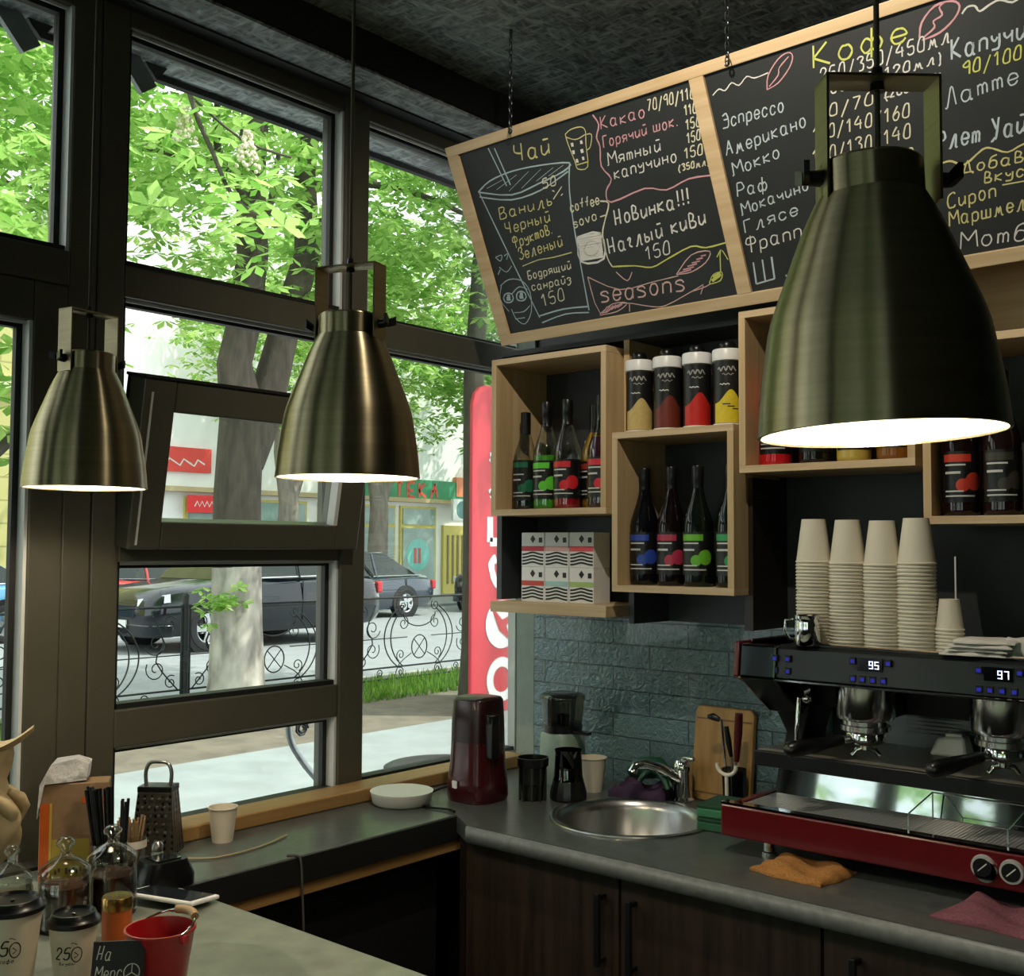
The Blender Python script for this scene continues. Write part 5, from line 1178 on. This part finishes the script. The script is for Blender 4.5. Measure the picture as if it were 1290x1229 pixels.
for x, y, z, r, n, lb, zm in ((-19.0, 24.5, 6.5, (3, 4, 3.6), 90, 'leafy tree far up the street behind the red pillar', 3.2), (-27.5, 12, 11, (2, 6, 4), 80, 'tall leafy crown rising behind the yellow building', 7)):
    o = thing('street_tree', (x, y, 0), lb, 'tree'); tb = MB(); trunk(tb, [(x, y, 0), (x, y, z)], [.3, .15], 10); build('trunk', tb, m_barkfar, o, 60); build('foliage', crown((x, y, z), r, n, 17, .38, zm, int(-x), .6), m_leaf2, o, 0)
# flowering branch near the window
o = thing('chestnut_branch', (-4.2, 2.85, 3.3), 'near chestnut branch with pale flower candles close to the middle window', 'branch')
tb = MB(); br_ = smooth_line([(-5.6, 3.2, 4.9), (-4.55, 2.85, 4.1), (-4.29, 2.78, 3.56), (-4.22, 2.86, 3.3), (-4.15, 2.93, 3.1), (-4.05, 3.1, 2.98)]); trunk(tb, br_, [.016 - .0006 * i for i in range(len(br_))], 7)
trunk(tb, smooth_line([(-4.29, 2.78, 3.56), (-4.2, 3.0, 3.4), (-4.1, 3.2, 3.35)]), .006, 6); build('twig', tb, m_bark, o, 60)
lm = MB(); random.seed(8)
for i in range(46):
    q = random.choice(br_[5:]); leaf(lm, Vector(q) + Vector((random.gauss(0, .12), random.gauss(0, .16), random.gauss(-.04, .10))), random.uniform(.09, .15))
build('foliage', lm, m_leaf, o, 0)
for c_ in ((-4.31, 2.77, 3.40), (-4.10, 2.955, 3.29)):
    fm = MB()
    for i in range(90):
        u = random.random(); r_ = .055 * (1 - u * .8); a = random.uniform(0, 6.28); fm.sphere((c_[0] + r_ * math.cos(a), c_[1] + r_ * math.sin(a), c_[2] - .06 + u * .17), random.uniform(.006, .010), 6)
    build('flower_candle', fm, M('creamy_petals', '#d8cfb4', .8, 0, .15, 60), o, 60)
# ------------------------------------------------------------------ iron fence
fo_ = thing('iron_fence', (-9.4, 7.2, 0), 'black wrought iron fence with ring and scroll panels along the road', 'fence')
def scroll(cy_, cz, r, a0, turns, sgn=1, n=20): return [(-9.4, cy_ + sgn * r * (1 - .8 * i / n) * math.cos(a0 + turns * 2 * PI * i / n), cz + r * (1 - .8 * i / n) * math.sin(a0 + turns * 2 * PI * i / n)) for i in range(n + 1)]
for pc in (3.0, 5.11, 7.22, 9.32, 11.43, 13.5):
    s = MB(); r_ = .0075
    s.tube([(-9.4, pc - 1.03, .96), (-9.4, pc + 1.03, .96)], .012, 6).tube([(-9.4, pc - 1.03, .17), (-9.4, pc + 1.03, .17)], .010, 6).tube([(-9.4, pc - 1.03, .04), (-9.4, pc + 1.03, .04)], .010, 6).tube([(-9.4, pc - 1.03, .50), (-9.4, pc - .2, .50)], .006, 5).tube([(-9.4, pc + .2, .50), (-9.4, pc + 1.03, .50)], .006, 5)
    s.tube([(-9.4, pc + .125 * math.cos(a), .38 + .135 * math.sin(a)) for a in [2 * PI * i / 24 for i in range(24)]], r_, 6, True)
    for a in (.8, 2.37): s.tube([(-9.4, pc + .12 * math.cos(a), .38 + .13 * math.sin(a)), (-9.4, pc - .12 * math.cos(a), .38 - .13 * math.sin(a))], .006, 5)
    s.tube([(-9.4, pc + .26 * math.cos(a), .77 + .15 * math.sin(a)) for a in [PI * (1.0 + i / 14) for i in range(15)]], r_, 6)
    for sg in (-1, 1):
        for R_, q in ((.56, .42), (.46, .40)): s.tube([(-9.4, pc + sg * R_ * math.cos(a), .5 + q * math.sin(a)) for a in [-.95 + 1.9 * i / 20 for i in range(21)]], r_, 6)
        for (y0, z0, rr_, a0) in ((.26, .66, .085, 1.6), (.30, .30, .07, -1.2), (.26, .86, .07, 2.4), (.74, .62, .12, 3.4), (.74, .38, .11, 2.6), (.88, .80, .08, 0.6), (.30, .11, .05, 1.2), (.62, .11, .05, -.8), (.90, .25, .07, 1.0)): s.tube(scroll(pc + sg * y0, z0, rr_, a0, 1.35, sg), .006, 5)
        s.tube(smooth_line([(-9.4, pc + sg * .70, .88), (-9.4, pc + sg * .82, .62), (-9.4, pc + sg * .74, .45), (-9.4, pc + sg * .98, .17)]), r_, 6)
        s.tube(smooth_line([(-9.4, pc + sg * .13, .31), (-9.4, pc + sg * .32, .2), (-9.4, pc + sg * .40, .04)]), .006, 5); s.tube([(-9.4, pc + sg * 1.01, .0), (-9.4, pc + sg * 1.01, .98)], .011, 6)
    build('scroll_panel', s, m_iron, fo_, 60)
for py in (4.05, 6.16, 8.27, 10.37, 12.47): build('post', MB().cyl((-9.4, py, -.1), (-9.4, py, 1.05), .032, .032, 10).sphere((-9.4, py, 1.06), .036, 10), m_iron, fo_, 60)
# ------------------------------------------------------------------ cars
m_tyre = M('tyre_rubber', '#15161a', .8, 0, .1); m_rim = M('alloy_rim', '#c5c8cb', .25, .9, .05); m_cglass = M('car_window_glass', '#16211e', .05, 0, .2, 3); m_headl = M('headlight_lens', '#cfd6dc', .08, .3, .05); m_tail = M('red_tail_light', '#b3262c', .2)
def car(name, label, loc, rz, L, W, H, paint, hood=.98, suv=True, group=None):
    o = thing(name, loc, label, 'car', group, rz)
    hl, hw = L / 2, W / 2; zb = .24 if suv else .18; belt = H * .62
    st = [(hl, .42, .66 * hood, .74), (hl - .06, .30, .80 * hood, .86), (hl - .25, zb, .92 * hood, .95), (hl - .9, zb, 1.0 * hood, .99), (.22 * L, zb, hood + .06, 1.0), (0, zb, belt, 1.0), (-.32 * L, zb, belt + .04, 1.0), (-hl + .25, zb + .04, belt + .02, .97), (-hl + .06, .34, belt - .08, .9), (-hl, .45, belt - .25, .82)]
    rings = []
    for x, z0, z1, k in st:
        h = hw * k; rings.append([(x, -h * .9, z0), (x, -h * .985, z0 + .10), (x, -h, z0 + (z1 - z0) * .55), (x, -h * .97, z1 - .08), (x, -h * .84, z1), (x, h * .84, z1), (x, h * .97, z1 - .08), (x, h, z0 + (z1 - z0) * .55), (x, h * .985, z0 + .10), (x, h * .9, z0)])
    bd = build('body', MB().loft(rings), paint, o, 45, local=True)
    gs = [(.24 * L, hood + .03, hood + .05, .82, .80), (.10 * L, belt, H - .10, .86, .70), (.02 * L, belt, H - .02, .88, .68), (-.20 * L, belt, H, .88, .68), (-.36 * L, belt + .02, H - .10, .87, .68), (-.46 * L, belt, belt + .12, .84, .78)]
    if not suv: gs = [(.20 * L, hood + .03, hood + .05, .82, .80), (.05 * L, belt, H - .06, .86, .68), (-.03 * L, belt, H, .88, .66), (-.18 * L, belt, H - .01, .88, .66), (-.34 * L, belt, belt + .16, .85, .72), (-.40 * L, belt - .02, belt + .03, .82, .80)]
    build('windows', MB().loft([[(x, -hw * a, z0), (x, -hw * b_, z1), (x, hw * b_, z1), (x, hw * a, z0)] for x, z0, z1, a, b_ in gs]), m_cglass, o, 30, local=True)
    build('roof', MB().loft([[(x, -hw * (b_ + .02), z1 - .03), (x, -hw * b_ * .9, z1 + .022), (x, hw * b_ * .9, z1 + .022), (x, hw * (b_ + .02), z1 - .03)] for x, z0, z1, a, b_ in gs[1:-1]]), paint, o, 60, local=True)
    pl = MB()
    for sg in (-1, 1):
        for x0, x1, i0, i1 in ((.235 * L, .10 * L, 0, 1), (-.10 * L, -.10 * L, 2, 2), (-.46 * L if suv else -.40 * L, -.36 * L if suv else -.34 * L, 5, 4)):
            za = gs[i0][1] if i0 != i1 else belt; zb_ = gs[i1][2] if i0 != i1 else H - .03; aa = gs[i0][3]; bb = gs[i1][4]
            pl.tube([(x0, sg * hw * (aa + .01), za), (x1, sg * hw * (bb + .01), zb_)], .028, 6)
    build('pillar', pl, paint, o, 60, local=True)
    build('window_trim', MB().tube([(.20 * L, -hw * .885, belt + .01), (-.40 * L, -hw * .885, belt + .04)], .012, 5).tube([(.20 * L, hw * .885, belt + .01), (-.40 * L, hw * .885, belt + .04)], .012, 5), m_rim, o, 60, local=True)
    dl = MB()
    for sg in (-1, 1):
        y = sg * (hw + .001)
        for x in (.13 * L, -.10 * L, -.28 * L): dl.box(x, x + .012, y - .012, y + .004, .38, belt - .04)
        dl.box(-.28 * L, .13 * L, y - .012, y + .004, .60, .612)
    build('door_seam', dl, m_blackpl, o, 0, local=True)
    for sg in (-1, 1):
        build('mirror', MB().sphere((.17 * L, sg * (hw + .06), belt + .06), .09, 12, .7), paint, o, 60, local=True)
        build('headlight', MB().loft([[(hl - .05, sg * hw * .55, .68 * hood), (hl - .04, sg * hw * .55, .78 * hood), (hl - .30, sg * hw * .955, .86 * hood), (hl - .30, sg * hw * .97, .74 * hood)], [(hl - .0, sg * hw * .55, .68 * hood), (hl - .01, sg * hw * .55, .78 * hood), (hl - .28, sg * hw * .99, .86 * hood), (hl - .26, sg * hw * .99, .74 * hood)]]), m_headl, o, 60, local=True)
        build('fog_light', MB().lathe([(.11, 0), (.10, .03), (.001, .035)], (hl - .05, sg * hw * .62, .42), 16, Matrix.Rotation(PI / 2, 4, 'Y')), m_headl, o, 60, local=True)
        build('tail_light', MB().cbox((-hl + .06, sg * hw * .82, belt - .18), (.12, .2, .2)), m_tail, o, 0, .03, local=True)
    build('grille', MB().cbox((hl - .015, 0, .60 * hood), (.06, hw * .95, .2)), m_blackpl, o, 0, .02, local=True); build('number_plate', MB().cbox((hl + .015, 0, .42), (.02, .52, .11)), m_whitepl, o, 0, local=True)
    build('bumper', MB().loft([[(x, -hw * k, z) for z in (.24, .42)] + [(x, hw * k, z) for z in (.42, .24)] for x, k in ((hl - .35, .99), (hl - .12, .93), (hl + .02, .70))]), paint, o, 60, .02, local=True)
    wr_ = .345 if suv else .31
    for x in (.29 * L, -.275 * L):
        for sg in (-1, 1):
            Mx = Matrix.Rotation(PI / 2 * -sg, 4, 'X')
            build('arch', MB().lathe([(wr_ + .07, -.02), (wr_ + .07, .012), (wr_ - .02, .014)], (x, sg * (hw - .005), wr_ + .01), 28, Mx), m_blackpl, o, 60, local=True)
            wl_ = build('wheel', MB().lathe([(wr_ * .66, .045), (wr_ * .72, .055), (wr_ * .94, .05), (wr_, .02), (wr_, -.18), (.001, -.18)], (x, sg * (hw - .03), wr_), 28, Mx), m_tyre, o, 40, local=True)
            rm = MB().lathe([(wr_ * .70, .05), (wr_ * .60, .03), (wr_ * .58, -.02)], (x, sg * (hw - .03), wr_), 28, Mx)
            for k in range(5):
                a = 2 * PI * k / 5; T_ = Matrix.Translation((x, sg * (hw - .03), wr_)) @ Mx @ Matrix.Rotation(a, 4, 'Z'); rm.box(0, wr_ * .64, -.045, .045, .02, .048, T_)
            rm.lathe([(.06, .03), (.055, .055), (.001, .056)], (x, sg * (hw - .03), wr_), 14, Mx); build('rim', rm, m_rim, wl_, 40, local=True)
    return o
m_navy = M('dark_navy_car_paint', '#0e151d', .12, .2, .05, 3, coat=.5); m_sedan = M('dark_grey_car_paint', '#3a4450', .15, .3, .05, 3, coat=.8); m_blue = M('pale_blue_car_paint', '#5f9ac0', .2, .1, .05, 3, coat=.6); m_redcar = M('red_car_paint', '#b3332f', .2, 0, .05, 3, coat=.6); m_blkcar = M('black_car_paint', '#22252b', .12, .2, .05, 3, coat=.8)
car('parked_car', 'large dark navy car behind the whitewashed tree trunk', (-15.02, 10.93, -.01), -PI / 2, 4.45, 1.86, 1.68, m_navy, 1.0)
car('parked_car', 'dark grey sedan across the street seen right of the window mullion', (-18.8, 16.1, -.01), -PI / 2, 4.5, 1.76, 1.42, m_sedan, .86, False)
car('parked_car', 'black car facing the viewer beside the slim tree trunk', (-18.5, 21.8, -.01), -PI / 2 + .35, 4.4, 1.85, 1.62, m_blkcar, .98)
car('parked_car', 'pale blue car at the left seen through the door glass', (-18.4, 7.1, -.01), -PI / 2, 4.2, 1.75, 1.45, m_blue, .88, False)
car('parked_car', 'small red car half hidden behind the dark navy car', (-18.6, 11.3, -.01), PI / 2, 3.9, 1.7, 1.5, m_redcar, .9, False)
# ------------------------------------------------------------------ buildings
o = thing('yellow_building', (-26, 5, 0), 'pale yellow building with block joints across the street at the left', 'building')
t = NT('yellow_stucco_blocks'); mp = t.coord((1, 1, 1)); sw = t.n('ShaderNodeSeparateXYZ'); t.l(mp, sw.inputs[0]); cb = t.n('ShaderNodeCombineXYZ'); t.l(sw.outputs['Y'], cb.inputs['X']); t.l(sw.outputs['Z'], cb.inputs['Y'])
bk_ = t.n('ShaderNodeTexBrick'); t.l(cb.outputs[0], bk_.inputs['Vector']); bk_.inputs['Scale'].default_value = 1; bk_.inputs['Brick Width'].default_value = 1.2; bk_.inputs['Row Height'].default_value = .5; bk_.inputs['Mortar Size'].default_value = .02
bk_.inputs['Color1'].default_value = lin('#a8a46a'); bk_.inputs['Color2'].default_value = lin('#aeaa72'); bk_.inputs['Mortar'].default_value = lin('#8d8a58'); t.l(bk_.outputs['Color'], t.p.inputs['Base Color']); t.set(Roughness=.9)
build('facade', MB().box(-30, -24, -14, 12.6, 0, 8.5), t.m, o, 0); build('cornice', MB().box(-24, -23.8, -14, 12.6, 4.9, 5.15), C('#c9c7a0', .8), o, 0)
build('plinth', MB().box(-24, -23.85, -14, 12.6, 0, .5), C('#8a8868', .9), o, 0)
o = thing('pharmacy_building', (-26, 22, 0), 'pale shop building with a green pharmacy sign across the street', 'building')
build('facade', MB().box(-30, -24, 12.6, 40, 0, 9.5), M('pale_facade', '#e6e7e4', .9, 0, .04, 2), o, 0)
build('ledge', MB().box(-24, -23.7, 12.6, 40, 2.86, 2.98), C('#b3a27c', .8), o, 0)
build('sign_band', MB().box(-23.99, -23.86, 20.8, 25.8, 2.98, 3.55), C('#2c8a5c', .6), o, 0)
sg_ = MB(); Ry = Matrix.Translation((-23.85, 0, 0)) @ Matrix(((0, 0, 1, 0), (1, 0, 0, 0), (0, 1, 0, 0), (0, 0, 0, 1)))
for ch, y0 in (('А', 21.65), ('П', 22.1), ('Т', 22.62), ('Е', 23.12), ('К', 23.58), ('А', 24.08)): write(sg_, ch, y0, 3.04, y0 + .34, 3.04, .42, Ry, .085, 0, 0)
build('sign_lettering', sg_, C('#d8452f', .5), o, 0)
build('red_board', MB().box(-23.99, -23.88, 14.9, 16.3, 3.35, 3.95), C('#cf3a34', .6), o, 0); build('red_board', MB().box(-23.69, -23.64, 15.5, 16.6, 2.35, 2.78), C('#d62f30', .6), o, 0)
wtx = MB(); ribbon(wtx, [(15.68 + .07 * i, 2.5 + .13 * (i % 2)) for i in range(10)], .035, Matrix.Translation((.215, 0, 0)) @ Ry); ribbon(wtx, [(15.0 + .1 * i, 3.5 + .16 * ((i * 3) % 4) / 3) for i in range(12)], .04, Matrix.Translation((-.02, 0, 0)) @ Ry); build('sign_lettering', wtx, m_whiteink, o, 0)
build('orange_board', MB().box(-23.99, -23.84, 25.2, 26.5, 3.1, 3.7), C('#d9825a', .6), o, 0)
m_shopg = M('shop_glass', '#7f958d', .1, 0, .25, 1.5); m_yfr = C('#c2b45e', .6)
for y0, y1 in ((13.0, 14.6), (15.6, 17.2), (17.5, 19.4), (19.8, 21.0), (21.3, 22.7), (22.9, 24.4)):
    wn = build('shop_window', MB().box(-24.0, -23.93, y0, y1, .45, 2.75), m_yfr, o, 0); build('pane', MB().box(-23.94, -23.90, y0 + .08, y1 - .08, .55, 2.1), m_shopg, wn, 0); build('pane', MB().box(-23.94, -23.90, y0 + .08, y1 - .08, 2.2, 2.68), m_shopg, wn, 0)
dc = MB(); dc.lathe([(.48, 0), (.40, .01), (.001, .012)], (-23.895, 23.6, 1.3), 24, Matrix.Rotation(PI / 2, 4, 'Y')); build('round_decal', dc, C('#6fb9ae', .4), o, 40)
build('decal_cross', MB().box(-23.885, -23.875, 23.42, 23.52, 1.05, 1.5).box(-23.885, -23.875, 23.6, 23.7, 1.05, 1.5), C('#c0524e', .5), o, 0)
dr_ = build('shop_door', MB().box(-24, -23.9, 24.7, 25.8, .1, 2.2), m_yfr, o, 0)
sl = MB()
for i in range(4): sl.box(-23.9, -23.88, 24.85 + i * .22, 24.93 + i * .22, .4, 1.9)
build('slats', sl, C('#7a6a48', .6), dr_, 0)
build('hanging_sign', MB().box(-23.5, -23.4, 24.6, 25.4, 2.35, 3.0), m_whitepl, o, 0); build('sign_roundel', MB().lathe([(.27, 0), (.001, .01)], (-23.4, 25.0, 2.67), 20, Matrix.Rotation(PI / 2, 4, 'Y')), C('#5d8f8c', .5), o, 0)
# ------------------------------------------------------------------ red pillar, manhole, bent pipe, wires
o = thing('advertising_pillar', (-7.0, 8.0, 0), 'tall red advertising pillar with white lettering right outside the window', 'sign')
pp = [(7.6, 0), (9.2, 0), (9.2, 3.07), (7.78, 3.07), (7.69, 3.04), (7.63, 2.98), (7.6, 2.88)]
build('panel', MB().prism([(y, z) for y, z in pp], -7.03, -6.99, 'x'), M('red_sign_face', '#c02a3a', .35, 0, .05, 2), o, 0, .01)
TR = Matrix.Translation((-6.985, 0, 0)) @ Matrix(((0, 0, 1, 0), (0, -1, 0, 0), (1, 0, 0, 0), (0, 0, 0, 1)))   # letters run upward
ab = MB(); write(ab, 'СЕМО', 1.15, -8.36, 2.72, -8.36, .50, TR, .085, 0, 0); build('lettering', ab, m_whitepl, o, 0)
em_ = MB().lathe([(.23, 0), (.001, .001)], (-6.983, 8.02, .82), 28, Matrix.Rotation(PI / 2, 4, 'Y')).lathe([(.21, 0), (.12, .001)], (-6.983, 8.02, .30), 28, Matrix.Rotation(PI / 2, 4, 'Y')); build('emblem', em_, m_whitepl, o, 0)
build('arrow', MB().prism([(7.86, 1.0), (8.02, .86), (8.2, .92), (8.08, .80), (8.14, .66), (7.98, .76)], -6.980, -6.976, 'x'), C('#c02a3a', .4), o, 0)
tag(build('manhole_cover', MB().lathe([(.42, .001), (.40, .012), (.34, .012), (.32, .004), (.001, .004)], (-5.55, 5.75, 0), 36), m_iron, None, 40), 'round iron manhole cover in the pale sidewalk', 'manhole cover')
o = thing('bent_pipe_bracket', (-3.2, 2.6, 0), 'bent grey metal pipe with a small scroll just outside the low pane', 'bracket')
build('pipe', MB().tube(smooth_line([(-3.2, 2.90, -.0), (-3.2, 2.82, .35), (-3.2, 2.70, .645), (-3.2, 2.605, .76), (-3.2, 2.54, .85), (-3.2, 2.527, .92), (-3.2, 2.54, .97)]), .013, 8), M('grey_pipe', '#83888a', .4, .6), o, 60)
build('scroll', MB().tube([(-3.2, 2.585 + .03 * (1 - .7 * i / 16) * math.cos(4.4 * PI * i / 16), .895 + .03 * (1 - .7 * i / 16) * math.sin(4.4 * PI * i / 16)) for i in range(17)], .005, 6), m_iron, o, 60)
for k, (z0, z1) in enumerate(((5.62, 5.1), (5.42, 5.05), (5.2, 4.95))):
    tag(build('overhead_cable', MB().tube([(-11 - .3 * k, -4 + 1.5 * i, z0 + .02 * k + (z1 - z0) * .12 * i - .012 * i * (7 - i)) for i in range(8)], .014, 6), m_black, None, 60), ('highest', 'middle', 'lowest')[k] + ' of three dark cables strung above the street', 'cable', 'cables above the street')
for x, lb in ((-3.5, 0), (1.2, 1)):   # greenery seen in the machine's mirror, outside the front window
    o = thing('shrub_tree', (x, -8, 0), 'leafy tree outside the front window behind the viewer' if lb else 'leafy tree outside the front corner behind the viewer', 'tree'); tb = MB(); trunk(tb, [(x, -8, 0), (x, -8, 3)], [.2, .1], 10); build('trunk', tb, m_bark, o, 60); build('foliage', crown((x + .8, -8, 2.8), (2.2, 1.5, 2.6), 90, 14, .3, .5, 40 + lb, .5), m_leaf, o, 0)
struct('front_pavement', MB().box(-6, 8, -14, -3.2, -.12, -.01), m_walk, smooth=0)
